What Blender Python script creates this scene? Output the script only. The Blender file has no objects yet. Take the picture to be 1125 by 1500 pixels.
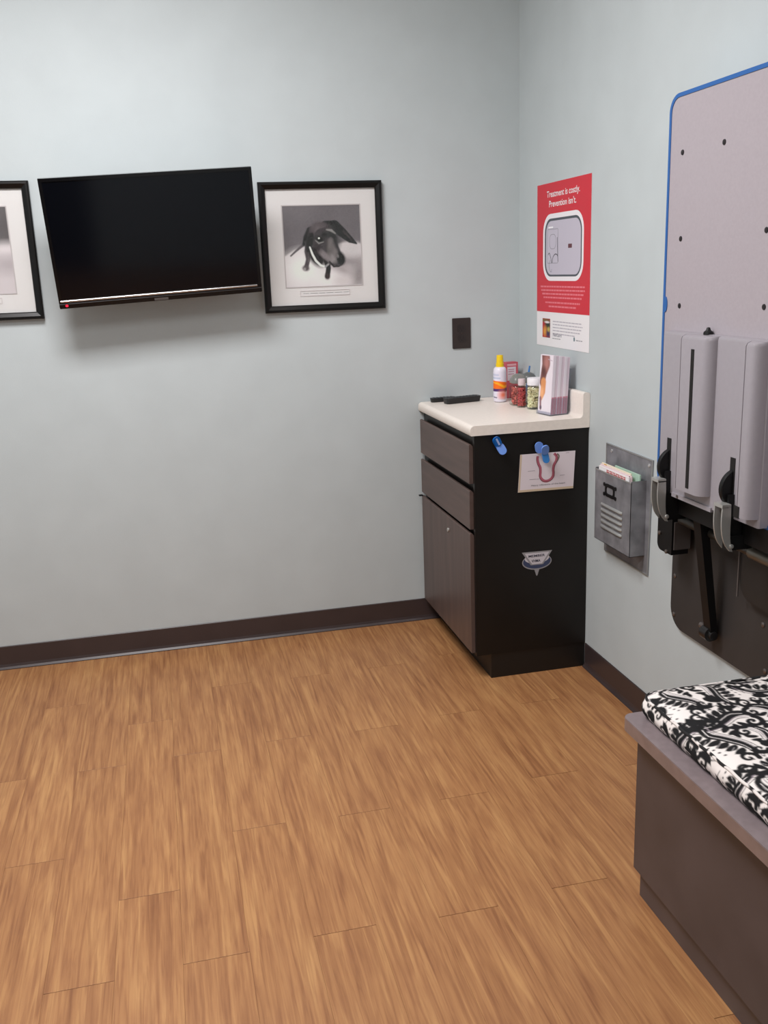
import bpy, bmesh, math, random
import numpy as np
from mathutils import Vector, Matrix

# ------------------------------------------------------------------ camera
SC = bpy.context.scene
COL = SC.collection
cam = bpy.data.cameras.new('camera')
cam_o = bpy.data.objects.new('camera', cam); COL.objects.link(cam_o)
cam.sensor_fit = 'VERTICAL'; cam.sensor_height = 24.0; cam.sensor_width = 18.0
cam.lens = 1386.88 / 1500 * 24.0
cam.clip_start = 0.02
yaw, pit, rol = 0.22343, -0.25046, -0.03734
fw = Vector((math.sin(yaw)*math.cos(pit), math.cos(yaw)*math.cos(pit), math.sin(pit)))
r0 = Vector((math.cos(yaw), -math.sin(yaw), 0)); u0 = r0.cross(fw)
rr = math.cos(rol)*r0 + math.sin(rol)*u0
uu = -math.sin(rol)*r0 + math.cos(rol)*u0
M = Matrix((rr, uu, -fw)).transposed().to_4x4()
M.translation = (-1.4195, -3.6556, 1.4425)
cam_o.matrix_world = M
SC.camera = cam_o

# ------------------------------------------------------------------ light
w = bpy.data.worlds.new('world'); SC.world = w; w.use_nodes = True
w.node_tree.nodes['Background'].inputs[0].default_value = (0.9, 0.95, 1, 1)
w.node_tree.nodes['Background'].inputs[1].default_value = 0.05
def area(name, loc, sx, sy, power, col=(1, .97, .93)):
    l = bpy.data.lights.new(name, 'AREA'); l.shape = 'RECTANGLE'; l.size = sx; l.size_y = sy
    l.energy = power; l.color = col
    o = bpy.data.objects.new(name, l); COL.objects.link(o); o.location = loc
    return o
area('ceiling_lamp_front', (-1.62, -1.34, 2.74), .9, .6, 50, (1, .965, .97))
area('ceiling_lamp_rear', (-1.75, -3.1, 2.74), .6, 1.2, 27, (1, .965, .97))
vs = SC.view_settings
SC.display_settings.display_device = 'sRGB'
vs.view_transform = 'Standard'; vs.look = 'None'; vs.gamma = 1; vs.use_curve_mapping = False
vs.exposure = 0.24

# ------------------------------------------------------------------ helpers
def s2l(c):
    c = np.asarray(c, float)/255.0
    return np.where(c <= .04045, c/12.92, ((c+.055)/1.055)**2.4)
def rgba(c): return tuple(float(x) for x in s2l(c)) + (1.0,)
MATS = {}
def mat(name, col, rough=.5, metal=0., spec=.5, var=0., scale=30., stretch=(1, 1, 1), bump=0., emit=None, coat=0., coord='Object', bscale=None):
    if name in MATS: return MATS[name]
    m = bpy.data.materials.new(name); m.use_nodes = True; MATS[name] = m
    nt = m.node_tree; b = nt.nodes['Principled BSDF']
    b.inputs['Base Color'].default_value = rgba(col)
    b.inputs['Roughness'].default_value = rough
    b.inputs['Metallic'].default_value = metal
    b.inputs['Specular IOR Level'].default_value = spec
    b.inputs['Coat Weight'].default_value = coat
    if emit:
        b.inputs['Emission Color'].default_value = rgba(emit[0]); b.inputs['Emission Strength'].default_value = emit[1]
    if var or bump:
        tc = nt.nodes.new('ShaderNodeTexCoord'); mp = nt.nodes.new('ShaderNodeMapping')
        mp.inputs['Scale'].default_value = stretch
        nt.links.new(tc.outputs[coord], mp.inputs[0])
        n = nt.nodes.new('ShaderNodeTexNoise'); n.inputs['Scale'].default_value = scale; n.inputs['Detail'].default_value = 6
        nt.links.new(mp.outputs[0], n.inputs['Vector'])
        if var:
            cr = nt.nodes.new('ShaderNodeValToRGB')
            a = np.clip(np.asarray(col)*(1-var), 0, 255); z = np.clip(np.asarray(col)*(1+var), 0, 255)
            cr.color_ramp.elements[0].position = .3; cr.color_ramp.elements[1].position = .7
            cr.color_ramp.elements[0].color = rgba(a); cr.color_ramp.elements[1].color = rgba(z)
            nt.links.new(n.outputs['Fac'], cr.inputs[0]); nt.links.new(cr.outputs[0], b.inputs['Base Color'])
        if bump:
            bn = nt.nodes.new('ShaderNodeBump'); bn.inputs['Strength'].default_value = bump; bn.inputs['Distance'].default_value = .002
            if bscale:
                n2 = nt.nodes.new('ShaderNodeTexNoise'); n2.inputs['Scale'].default_value = bscale; n2.inputs['Detail'].default_value = 3
                nt.links.new(tc.outputs[coord], n2.inputs['Vector']); n = n2
            nt.links.new(n.outputs['Fac'], bn.inputs['Height']); nt.links.new(bn.outputs[0], b.inputs['Normal'])
    return m
def glassmat(name, tint=(255, 255, 255), gloss=.06, rough=.03):
    m = bpy.data.materials.new(name); m.use_nodes = True; MATS[name] = m
    nt = m.node_tree; nt.nodes.clear()
    o = nt.nodes.new('ShaderNodeOutputMaterial'); t = nt.nodes.new('ShaderNodeBsdfTransparent'); g = nt.nodes.new('ShaderNodeBsdfGlossy')
    t.inputs[0].default_value = rgba(tint); g.inputs['Roughness'].default_value = rough
    lw = nt.nodes.new('ShaderNodeLayerWeight'); lw.inputs[0].default_value = .35
    ma = nt.nodes.new('ShaderNodeMath'); ma.operation = 'MULTIPLY_ADD'; ma.inputs[1].default_value = .12; ma.inputs[2].default_value = gloss
    nt.links.new(lw.outputs['Fresnel'], ma.inputs[0])
    mx = nt.nodes.new('ShaderNodeMixShader')
    nt.links.new(ma.outputs[0], mx.inputs[0]); nt.links.new(t.outputs[0], mx.inputs[1]); nt.links.new(g.outputs[0], mx.inputs[2])
    nt.links.new(mx.outputs[0], o.inputs[0]); return m
def paintmat(name, rough=.5, bump=0.):
    m = bpy.data.materials.new(name); m.use_nodes = True; MATS[name] = m
    nt = m.node_tree; b = nt.nodes['Principled BSDF']; b.inputs['Roughness'].default_value = rough
    b.inputs['Specular IOR Level'].default_value = .3
    a = nt.nodes.new('ShaderNodeAttribute'); a.attribute_name = 'Col'
    nt.links.new(a.outputs['Color'], b.inputs['Base Color'])
    if bump:
        tc = nt.nodes.new('ShaderNodeTexCoord'); n = nt.nodes.new('ShaderNodeTexNoise'); n.inputs['Scale'].default_value = 900
        bn = nt.nodes.new('ShaderNodeBump'); bn.inputs['Strength'].default_value = bump; bn.inputs['Distance'].default_value = .001
        nt.links.new(tc.outputs['Object'], n.inputs['Vector']); nt.links.new(n.outputs['Fac'], bn.inputs['Height']); nt.links.new(bn.outputs[0], b.inputs['Normal'])
    return m

def link(name, me, m=None, parent=None, smooth=False):
    o = bpy.data.objects.new(name, me); COL.objects.link(o)
    if m is not None and not me.materials: me.materials.append(m)
    if smooth:
        for p in me.polygons: p.use_smooth = True
    if parent is not None:
        o.parent = parent
        o.matrix_parent_inverse = Matrix.Translation(parent.location).inverted() if parent.type == 'EMPTY' else Matrix.Identity(4)
        if parent.parent is not None and parent.type != 'EMPTY': pass
    return o
def fromverts(name, V, F, m, parent=None, smooth=False):
    me = bpy.data.meshes.new(name); me.from_pydata([tuple(v) for v in V], [], F); me.update()
    return link(name, me, m, parent, smooth)
def bm_obj(name, bm, m, parent=None, smooth=False, bevel=0., seg=2):
    if bevel:
        es = [e for e in bm.edges if len(e.link_faces) == 2 and e.calc_face_angle(0) > .6]
        bmesh.ops.bevel(bm, geom=es, offset=bevel, segments=seg, affect='EDGES', profile=.5, clamp_overlap=True)
    bmesh.ops.recalc_face_normals(bm, faces=bm.faces)
    me = bpy.data.meshes.new(name); bm.to_mesh(me); bm.free()
    o = link(name, me, m, parent)
    if smooth or bevel:
        for p in me.polygons: p.use_smooth = True
        try: me.set_sharp_from_angle(angle=math.radians(35))
        except Exception: pass
    return o
def add_box(bm, x0, x1, y0, y1, z0, z1, Mx=None):
    xs, ys, zs = sorted((x0, x1)), sorted((y0, y1)), sorted((z0, z1))
    v = [bm.verts.new((x, y, z)) for x in xs for y in ys for z in zs]
    if Mx is not None:
        for q in v: q.co = Mx @ q.co
    for f in ((0, 1, 3, 2), (4, 6, 7, 5), (0, 4, 5, 1), (2, 3, 7, 6), (0, 2, 6, 4), (1, 5, 7, 3)): bm.faces.new([v[i] for i in f])
    return v
def box(name, x0, x1, y0, y1, z0, z1, m, parent=None, bevel=0., seg=2, Mx=None):
    bm = bmesh.new(); add_box(bm, x0, x1, y0, y1, z0, z1, Mx)
    return bm_obj(name, bm, m, parent, bevel=bevel, seg=seg)
def add_prism(bm, pts, origin, right, up, d0, d1):
    """closed outline pts (u,v) in the plane right/up through origin, extruded along the normal from d0 to d1"""
    o, r, u = Vector(origin), Vector(right), Vector(up); n = r.cross(u)
    a = [bm.verts.new(o + r*p[0] + u*p[1] + n*d0) for p in pts]; b = [bm.verts.new(o + r*p[0] + u*p[1] + n*d1) for p in pts]
    bm.faces.new(a[::-1]); bm.faces.new(b)
    k = len(pts)
    for i in range(k): bm.faces.new((a[i], a[(i+1) % k], b[(i+1) % k], b[i]))
def add_ring(bm, outer, inner, origin, right, up, d0, d1):
    o, r, u = Vector(origin), Vector(right), Vector(up); n = r.cross(u); k = len(outer)
    L = [[bm.verts.new(o + r*p[0] + u*p[1] + n*d) for p in pts] for pts in (outer, inner) for d in (d0, d1)]
    oa, ob, ia, ib = L
    for i in range(k):
        j = (i+1) % k
        bm.faces.new((oa[i], oa[j], ob[j], ob[i])); bm.faces.new((ia[j], ia[i], ib[i], ib[j]))
        bm.faces.new((ob[i], ob[j], ib[j], ib[i])); bm.faces.new((oa[j], oa[i], ia[i], ia[j]))
def rrect(u0, u1, v0, v1, r, n=8):
    P = []
    for cx, cy, a in ((u1-r, v1-r, 0), (u0+r, v1-r, 90), (u0+r, v0+r, 180), (u1-r, v0+r, 270)):
        for i in range(n+1):
            t = math.radians(a + 90*i/n); P.append((cx+r*math.cos(t), cy+r*math.sin(t)))
    return P
def lathe(name, prof, loc, m, parent=None, seg=32, smooth=True, axis='Z', caps=True, sq=None):
    bm = bmesh.new(); rings = []
    for r, z in prof:
        ring = []
        for i in range(seg):
            t = 2*math.pi*i/seg; c, s = math.cos(t), math.sin(t)
            if sq: # squarish section
                k = (abs(c)**sq + abs(s)**sq)**(-1/sq); c, s = c*k, s*k
            p = (r*c, r*s, z)
            if axis == 'Y': p = (p[0], p[2], p[1])
            if axis == 'X': p = (p[2], p[0], p[1])
            ring.append(bm.verts.new(Vector(loc)+Vector(p)))
        rings.append(ring)
    for a, b in zip(rings, rings[1:]):
        for i in range(seg): bm.faces.new((a[i], a[(i+1) % seg], b[(i+1) % seg], b[i]))
    if caps:
        bm.faces.new(rings[0][::-1]); bm.faces.new(rings[-1])
    return bm_obj(name, bm, m, parent, smooth=smooth)
def tube(name, pts, rad, m, parent=None, seg=10):
    bm = bmesh.new(); rings = []; pts = [Vector(p) for p in pts]
    for i, p in enumerate(pts):
        d = (pts[min(i+1, len(pts)-1)] - pts[max(i-1, 0)]).normalized()
        a = d.orthogonal().normalized() if i == 0 else (prev - d*prev.dot(d)).normalized()
        prev = a; b = d.cross(a)
        rings.append([bm.verts.new(p + (a*math.cos(2*math.pi*k/seg) + b*math.sin(2*math.pi*k/seg))*rad) for k in range(seg)])
    for a, b in zip(rings, rings[1:]):
        for i in range(seg): bm.faces.new((a[i], a[(i+1) % seg], b[(i+1) % seg], b[i]))
    bm.faces.new(rings[0][::-1]); bm.faces.new(rings[-1])
    return bm_obj(name, bm, m, parent, smooth=True)
def tag(o, label, cat, group=None, kind=None):
    o['label'] = label; o['category'] = cat
    if group: o['group'] = group
    if kind: o['kind'] = kind
    return o
def thing(name, label, cat, loc, group=None):
    o = bpy.data.objects.new(name, None); COL.objects.link(o); o.location = loc; o.empty_display_size = .05
    return tag(o, label, cat, group)
def struct(o): o['kind'] = 'structure'; return o

class Plane:
    """a flat print: u to the reader's right, v up, layers a fraction of a millimetre thick"""
    def __init__(s, origin, right, up=(0, 0, 1)): s.o, s.r, s.u = Vector(origin), Vector(right), Vector(up)
    def poly(s, name, pts, d0, d1, m, parent=None):
        bm = bmesh.new(); add_prism(bm, pts, s.o, s.r, s.u, d0, d1); return bm_obj(name, bm, m, parent)
    def polys(s, name, plist, d0, d1, m, parent=None):
        bm = bmesh.new()
        for pts in plist: add_prism(bm, pts, s.o, s.r, s.u, d0, d1)
        o = bm_obj(name, bm, m, parent)
        if name in ('fine_print', 'label_text', 'caption', 'red_print'): o['kind'] = 'stuff'
        return o
    def ring(s, name, a, b, d0, d1, m, parent=None):
        bm = bmesh.new(); add_ring(bm, a, b, s.o, s.r, s.u, d0, d1); return bm_obj(name, bm, m, parent)
    def text(s, name, body, u, v, size, width, d, m, parent=None, bold=0.0):
        c = bpy.data.curves.new('t', 'FONT'); c.body = body; c.size = 1; c.extrude = 0.0; c.offset = bold; c.resolution_u = 3
        t = bpy.data.objects.new('t', c); COL.objects.link(t)
        bpy.context.view_layer.update()
        me = bpy.data.meshes.new_from_object(t.evaluated_get(bpy.context.evaluated_depsgraph_get()))
        bpy.data.objects.remove(t)
        co = np.array([v_.co[:] for v_ in me.vertices]); x0, x1 = co[:, 0].min(), co[:, 0].max()
        h = size/ .7; kx = width/(x1-x0); n = s.r.cross(s.u)
        for vv in me.vertices:
            vv.co = s.o + s.r*(u + (vv.co.x-x0)*kx) + s.u*(v + vv.co.y*h) + n*d
        me.materials.clear()
        return link(name, me, m, parent)
    def paint(s, name, u0, u1, v0, v1, img, d, m, parent=None):
        """img: HxWx3 linear rows from the top; one grid vertex per cell"""
        H, W = img.shape[:2]
        n = s.r.cross(s.u)
        U = np.linspace(u0, u1, W); Vv = np.linspace(v1, v0, H)
        o, r, u, nn = (np.array(x) for x in (s.o, s.r, s.u, n))
        P = o + U[None, :, None]*r + Vv[:, None, None]*u + d*nn
        idx = np.arange(H*W).reshape(H, W)
        F = np.stack([idx[1:, :-1], idx[1:, 1:], idx[:-1, 1:], idx[:-1, :-1]], -1).reshape(-1, 4)
        me = bpy.data.meshes.new(name); me.from_pydata(P.reshape(-1, 3).tolist(), [], F.tolist()); me.update()
        a = me.color_attributes.new('Col', 'FLOAT_COLOR', 'POINT')
        a.data.foreach_set('color', np.concatenate([img.reshape(-1, 3), np.ones((H*W, 1))], 1).ravel())
        return link(name, me, m, parent)

class Canvas:
    """a small painter working in 0..W by 0..H units, y down"""
    def __init__(s, W, H, k, col):
        s.k = k; s.w, s.h = int(W*k), int(H*k); s.a = np.zeros((s.h, s.w, 3)); s.a[:] = s2l(col)
        s.Y, s.X = np.mgrid[0:s.h, 0:s.w]; s.X = (s.X+.5)/k; s.Y = (s.Y+.5)/k
    def mix(s, A, col):
        s.a = s.a*(1-A[..., None]) + s2l(col)*A[..., None]
    def ell(s, x, y, rx, ry, col, ang=0, soft=.08, al=1.):
        c, n = math.cos(math.radians(ang)), math.sin(math.radians(ang)); X, Y = s.X-x, s.Y-y
        d = np.sqrt(((c*X+n*Y)/rx)**2 + ((-n*X+c*Y)/ry)**2)
        s.mix(np.clip((1+soft-d)/(2*soft), 0, 1)*al, col)
    def stroke(s, pts, rads, col, soft=.7, al=1.):
        D = np.full(s.X.shape, 1e9)
        if not hasattr(rads, '__len__'): rads = [rads]*len(pts)
        for (x0, y0), (x1, y1), ra, rb in zip(pts, pts[1:], rads, rads[1:]):
            dx, dy = x1-x0, y1-y0; L = dx*dx+dy*dy+1e-9
            R = max(ra, rb)+2/s.k+soft
            i0, i1 = max(0, int((min(x0, x1)-R)*s.k)), min(s.w, int((max(x0, x1)+R)*s.k)+2)
            j0, j1 = max(0, int((min(y0, y1)-R)*s.k)), min(s.h, int((max(y0, y1)+R)*s.k)+2)
            if i0 >= i1 or j0 >= j1: continue
            X, Y = s.X[j0:j1, i0:i1], s.Y[j0:j1, i0:i1]
            t = np.clip(((X-x0)*dx+(Y-y0)*dy)/L, 0, 1)
            d = np.hypot(X-x0-t*dx, Y-y0-t*dy) - (ra+(rb-ra)*t)
            D[j0:j1, i0:i1] = np.minimum(D[j0:j1, i0:i1], d)
        s.mix(np.clip(.5-D/soft, 0, 1)*al, col)

# ------------------------------------------------------------------ materials
WALL = mat('wall_paint', (186, 195, 197), .62, spec=.3, var=.012, scale=6, bump=.12, bscale=260)
BASE = mat('vinyl_base', (60, 50, 50), .38, var=.04, scale=8)
BLACK = mat('black_laminate', (20, 17, 15), .42, spec=.35, var=.15, scale=5)
GAPS = mat('dark_recess', (8, 7, 7), .7)
WOODG = mat('grey_brown_laminate', (86, 71, 66), .42, var=.10, scale=26, stretch=(1, .12, 1.4))
WOODV = mat('grey_brown_laminate_upright', (86, 71, 66), .42, var=.10, scale=26, stretch=(1, 1.4, .12))
BENCHP = mat('bench_front_laminate', (72, 65, 66), .36, var=.10, scale=20, stretch=(1, .3, .3))
BENCHT = mat('bench_top_laminate', (128, 116, 118), .33, var=.04, scale=60)
BENCHE = mat('bench_edge_band', (128, 110, 104), .4, var=.05, scale=30)
COUNT = mat('cream_laminate', (232, 224, 215), .33, var=.015, scale=90)
FRAME = mat('black_frame', (12, 11, 11), .35, spec=.3)
MAT = mat('white_mat_board', (240, 232, 238), .8)
PLAST = mat('black_gloss', (9, 9, 11), .16)
SCREEN = mat('tv_screen_glass', (5, 7, 12), .1, spec=.4)
CHROME = mat('chrome_strip', (190, 190, 192), .22, metal=1)
METAL = mat('galvanised_steel', (136, 137, 142), .45, metal=.35, var=.14, scale=18)
METALL = mat('galvanised_steel_edge', (172, 174, 172), .4, metal=.6)
LIGHTM = mat('brushed_steel', (182, 182, 178), .3, metal=.5)
DKPL = mat('dark_plate', (50, 47, 46), .55, var=.06, scale=10)
DKBK = mat('black_steel', (10, 10, 11), .5, spec=.35)
TABLE = mat('grey_table_laminate', (164, 157, 163), .5, var=.015, scale=160)
HOUS = mat('grey_moulded_cover', (150, 146, 152), .36, var=.01, scale=80)
BLUE = mat('blue_edge_trim', (34, 92, 160), .4)
OUTL = mat('brown_outlet_plate', (44, 36, 34), .5)
WHITE = mat('white_paper', (232, 230, 232), .6)
GREYT = mat('grey_print', (140, 140, 146), .7)
DARKT = mat('dark_print', (60, 64, 76), .7)
PAINT = paintmat('printed_picture', .5)
GLASS = glassmat('clear_glass', (250, 252, 250), .02)
JARG = glassmat('jar_glass', (244, 246, 244), .04, .08)
ACRY = glassmat('clear_acrylic', (240, 242, 246), .05, .06)

# plank material: the seed of every plank comes from its own object
def plankmat():
    m = bpy.data.materials.new('vinyl_oak_plank'); m.use_nodes = True
    nt = m.node_tree; N, L = nt.nodes, nt.links; b = N['Principled BSDF']
    tc = N.new('ShaderNodeTexCoord'); oi = N.new('ShaderNodeObjectInfo')
    cx = N.new('ShaderNodeCombineXYZ'); mul = N.new('ShaderNodeMath'); mul.operation = 'MULTIPLY'; mul.inputs[1].default_value = 37.0
    L.new(oi.outputs['Random'], mul.inputs[0]); L.new(mul.outputs[0], cx.inputs[0]); L.new(mul.outputs[0], cx.inputs[1]); L.new(mul.outputs[0], cx.inputs[2])
    ad = N.new('ShaderNodeVectorMath'); ad.operation = 'ADD'; L.new(tc.outputs['Object'], ad.inputs[0]); L.new(cx.outputs[0], ad.inputs[1])
    def noise(scale, st, det=5, dist=0.):
        mp = N.new('ShaderNodeMapping'); mp.inputs['Scale'].default_value = st; L.new(ad.outputs[0], mp.inputs[0])
        n = N.new('ShaderNodeTexNoise'); n.inputs['Scale'].default_value = scale; n.inputs['Detail'].default_value = det; n.inputs['Distortion'].default_value = dist
        L.new(mp.outputs[0], n.inputs['Vector']); return n
    n1 = noise(3.0, (11, .7, 1), 6, 1.4)      # broad figure
    n2 = noise(7, (19, .75, 1), 6, 1.0)      # streaks
    n3 = noise(5, (4, 1.3, 1), 3, .4)    # knots and clouds
    c1 = N.new('ShaderNodeValToRGB'); e = c1.color_ramp.elements
    e[0].position = .25; e[0].color = rgba((146, 99, 62)); e[1].position = .75; e[1].color = rgba((188, 142, 92))
    x = c1.color_ramp.elements.new(.5); x.color = rgba((170, 122, 78))
    L.new(n1.outputs['Fac'], c1.inputs[0])
    c2 = N.new('ShaderNodeValToRGB'); e = c2.color_ramp.elements
    e[0].position = .34; e[0].color = (.70, .62, .61, 1); e[1].position = .58; e[1].color = (1, 1, 1, 1)
    L.new(n2.outputs['Fac'], c2.inputs[0])
    c3 = N.new('ShaderNodeValToRGB'); e = c3.color_ramp.elements
    e[0].position = .3; e[0].color = (.88, .84, .86, 1); e[1].position = .6; e[1].color = (1.0, 1.0, 1.0, 1)
    L.new(n3.outputs['Fac'], c3.inputs[0])
    m1 = N.new('ShaderNodeMix'); m1.data_type = 'RGBA'; m1.blend_type = 'MULTIPLY'; m1.inputs[0].default_value = .75
    L.new(c1.outputs[0], m1.inputs[6]); L.new(c2.outputs[0], m1.inputs[7])
    m2 = N.new('ShaderNodeMix'); m2.data_type = 'RGBA'; m2.blend_type = 'MULTIPLY'; m2.inputs[0].default_value = .9
    L.new(m1.outputs[2], m2.inputs[6]); L.new(c3.outputs[0], m2.inputs[7])
    hs = N.new('ShaderNodeHueSaturation'); mr = N.new('ShaderNodeMapRange'); mr.inputs[3].default_value = .985; mr.inputs[4].default_value = 1.015
    L.new(oi.outputs['Random'], mr.inputs[0]); L.new(mr.outputs[0], hs.inputs['Value']); L.new(m2.outputs[2], hs.inputs['Color'])
    L.new(hs.outputs[0], b.inputs['Base Color'])
    b.inputs['Roughness'].default_value = .46; b.inputs['Specular IOR Level'].default_value = .4
    bn = N.new('ShaderNodeBump'); bn.inputs['Strength'].default_value = .12; bn.inputs['Distance'].default_value = .001
    L.new(n2.outputs['Fac'], bn.inputs['Height']); L.new(bn.outputs[0], b.inputs['Normal'])
    return m
PLANK = plankmat()

# ------------------------------------------------------------------ room shell
XL, YN, ZC = -3.0, -4.7, 2.77
struct(box('wall_back', XL-.1, .1, 0, .1, 0, ZC, WALL))
struct(box('wall_right', 0, .1, YN, 0, 0, ZC, WALL))
struct(box('wall_left', XL-.1, XL, YN, 0, 0, ZC, WALL))
struct(box('ceiling', XL-.1, .1, YN-.1, .1, ZC, ZC+.05, mat('ceiling_tile', (225, 224, 218), .9, var=.03, scale=60)))
# wall behind the viewer with a door opening
wn = bmesh.new(); add_box(wn, XL-.1, -2.55, YN-.1, YN, 0, ZC); add_box(wn, -1.6, .1, YN-.1, YN, 0, ZC); add_box(wn, -2.55, -1.6, YN-.1, YN, 2.08, ZC)
struct(bm_obj('wall_near', wn, WALL))
door = struct(box('door_1', -2.53, -1.62, YN-.07, YN-.03, .0, 2.06, mat('door_veneer', (52, 40, 36), .4, var=.1, scale=12, stretch=(1, 1, .1))))
lathe('handle', [(.011, 0), (.011, .05), (.027, .055), (.027, .075), (.01, .08)], (-1.70, YN-.03, 1.0), LIGHTM, door, axis='Y')

fl = struct(box('floor', XL-.1, .1, YN-.1, .1, -.06, -.004, mat('floor_underlay', (66, 44, 32), .8)))
random.seed(4)
PW, PL = .144, .945
PH = {0: -.43, -1: -.89, -2: -.42, -3: -.9, -4: -.635, -5: -.91, -6: -.42, -7: -.908, 1: -.905, 2: -.43, 3: -.88, 4: -.395, 5: -.88, 6: -.41, 7: -.2}
meshes = {}
def plank_mesh(Wd, Ln):
    key = (round(Wd, 3), round(Ln, 3))
    if key not in meshes:
        bm = bmesh.new(); g, ge, b = .0001, .0006, .0003
        x, y = Wd/2-g, Ln/2-ge
        lo = [bm.verts.new((sx*x, sy*y, -.004)) for sx, sy in ((-1, -1), (1, -1), (1, 1), (-1, 1))]
        mi = [bm.verts.new((sx*x, sy*y, -b)) for sx, sy in ((-1, -1), (1, -1), (1, 1), (-1, 1))]
        hi = [bm.verts.new((sx*(x-b*.6), sy*(y-b*1.5), 0)) for sx, sy in ((-1, -1), (1, -1), (1, 1), (-1, 1))]
        for a, c in ((lo, mi), (mi, hi)):
            for i in range(4): bm.faces.new((a[i], a[(i+1) % 4], c[(i+1) % 4], c[i]))
        bm.faces.new(hi); bm.faces.new(lo[::-1])
        me = bpy.data.meshes.new('plank'); bm.to_mesh(me); bm.free(); me.materials.append(PLANK); meshes[key] = me
    return meshes[key]
for i in range(-14, 8):
    xa = -1.060 + PW*i; xb = xa+PW
    xa_, xb_ = max(xa, XL), min(xb, 0)
    if xb_-xa_ < .01: continue
    ph = PH.get(i, -.43 if i % 2 == 0 else -.9)
    ys = [0.0]; y = ph
    while y > YN: ys.append(y); y -= PL
    ys.append(YN)
    for a, b in zip(ys, ys[1:]):
        if a-b < .02: continue
        o = bpy.data.objects.new('plank', plank_mesh(xb_-xa_, a-b)); COL.objects.link(o); o.parent = fl
        o.location = ((xa_+xb_)/2, (a+b)/2, 0)

def cove_base(name, p0, p1, n):
    """vinyl cove base from p0 to p1, n = direction into the room"""
    prof = [(0, 0), (.013, 0), (.013, .003), (.007, .010), (.0042, .020), (.004, .091), (.002, .093), (0, .093)]
    p0, p1, n = Vector(p0), Vector(p1), Vector(n)
    V = [p+n*a+Vector((0, 0, z)) for p in (p0, p1) for a, z in prof]; k = len(prof)
    F = [(i, (i+1) % k, k+(i+1) % k, k+i) for i in range(k)] + [tuple(range(k))[::-1], tuple(range(k, 2*k))]
    return struct(fromverts(name, V, F, BASE))
cove_base('baseboard_back', (XL, 0, 0), (-.366, 0, 0), (0, -1, 0))
cove_base('baseboard_right', (0, -.662, 0), (0, YN, 0), (-1, 0, 0))
cove_base('baseboard_left', (XL, 0, 0), (XL, YN, 0), (1, 0, 0))

# ------------------------------------------------------------------ cabinet with counter
cb = thing('base_cabinet', 'narrow black floor cabinet with two brown drawers and a door, in the corner', 'cabinet', (-.2, -.33, 0))
bx = bmesh.new(); add_box(bx, -.410, -.002, -.640, -.004, .095, .889)
bm_obj('carcass', bx, BLACK, cb)
box('side_panel', -.418, -.0015, -.657, -.641, .093, .8895, BLACK, cb, bevel=.001)
box('toe_kick', -.363, -.002, -.654, -.004, 0.0005, .0925, mat('toe_board', (17, 15, 14), .5), cb, bevel=.001)
def front(name, z0, z1, m):
    # slab with a bevelled finger pull along its top
    bm = bmesh.new()
    prof = [(-.432, z0), (-.432, z1-.004), (-.430, z1), (-.424, z1), (-.411, z1-.016), (-.411, z0)]
    add_prism(bm, [(-p[0], p[1]) for p in prof], (0, 0, 0), (-1, 0, 0), (0, 0, 1), .022, .642)   # normal = +y
    for v in bm.verts: v.co.y = -v.co.y
    return bm_obj(name, bm, m, cb)
front('drawer', .722, .858, WOODG); front('drawer', .560, .697, WOODG)
d = front('door', .101, .545, WOODV)
lathe('lock', [(.008, 0), (.008, -.003), (.006, -.0045), (.002, -.0045)], (-.432, -.385, .493), LIGHTM, d, axis='X')
box('hinge_tip', -.446, -.431, -.034, -.022, .544, .549, DKBK, d)
ct = bmesh.new()
prof = []
for i in range(9):   # bullnose front
    t = math.radians(90*i/8); prof.append((-.433+.016-.016*math.sin(t), .908+.016*math.cos(t)-.0))
prof = prof[::1] + [(-.433, .894), (-.430, .890), (-.001, .890), (-.001, 1.004), (-.004, 1.009), (-.010, 1.0105), (-.020, 1.0105), (-.024, 1.008), (-.026, 1.003), (-.026, .936), (-.030, .927), (-.036, .924)]
add_prism(ct, [(p[0], p[1]) for p in prof], (0, -.004, 0), (1, 0, 0), (0, 0, 1), 0, .659)
top = bm_obj('countertop', ct, COUNT, cb)
for p in top.data.polygons: p.use_smooth = True
top.data.set_sharp_from_angle(angle=math.radians(40)); top['label'] = 'cream laminate counter with rounded edge and upstand'
ZT = .9242

# ------------------------------------------------------------------ television
TVR = Matrix.Rotation(.018, 4, 'Z') @ Matrix.Rotation(-.044, 4, 'Y') @ Matrix.Rotation(.163, 4, 'X')
TVM = Matrix.Translation((-1.3995, -.185, 1.5757)) @ TVR
tv = thing('television', 'black flat television tilted down on the wall between two framed dog pictures', 'television', (-1.3995, -.1, 1.57))
W2, H2 = .35, .2125
bm = bmesh.new(); add_box(bm, -W2, W2, .004, .032, -H2, H2, TVM); bm_obj('bezel', bm, PLAST, tv, bevel=.003)
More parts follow.
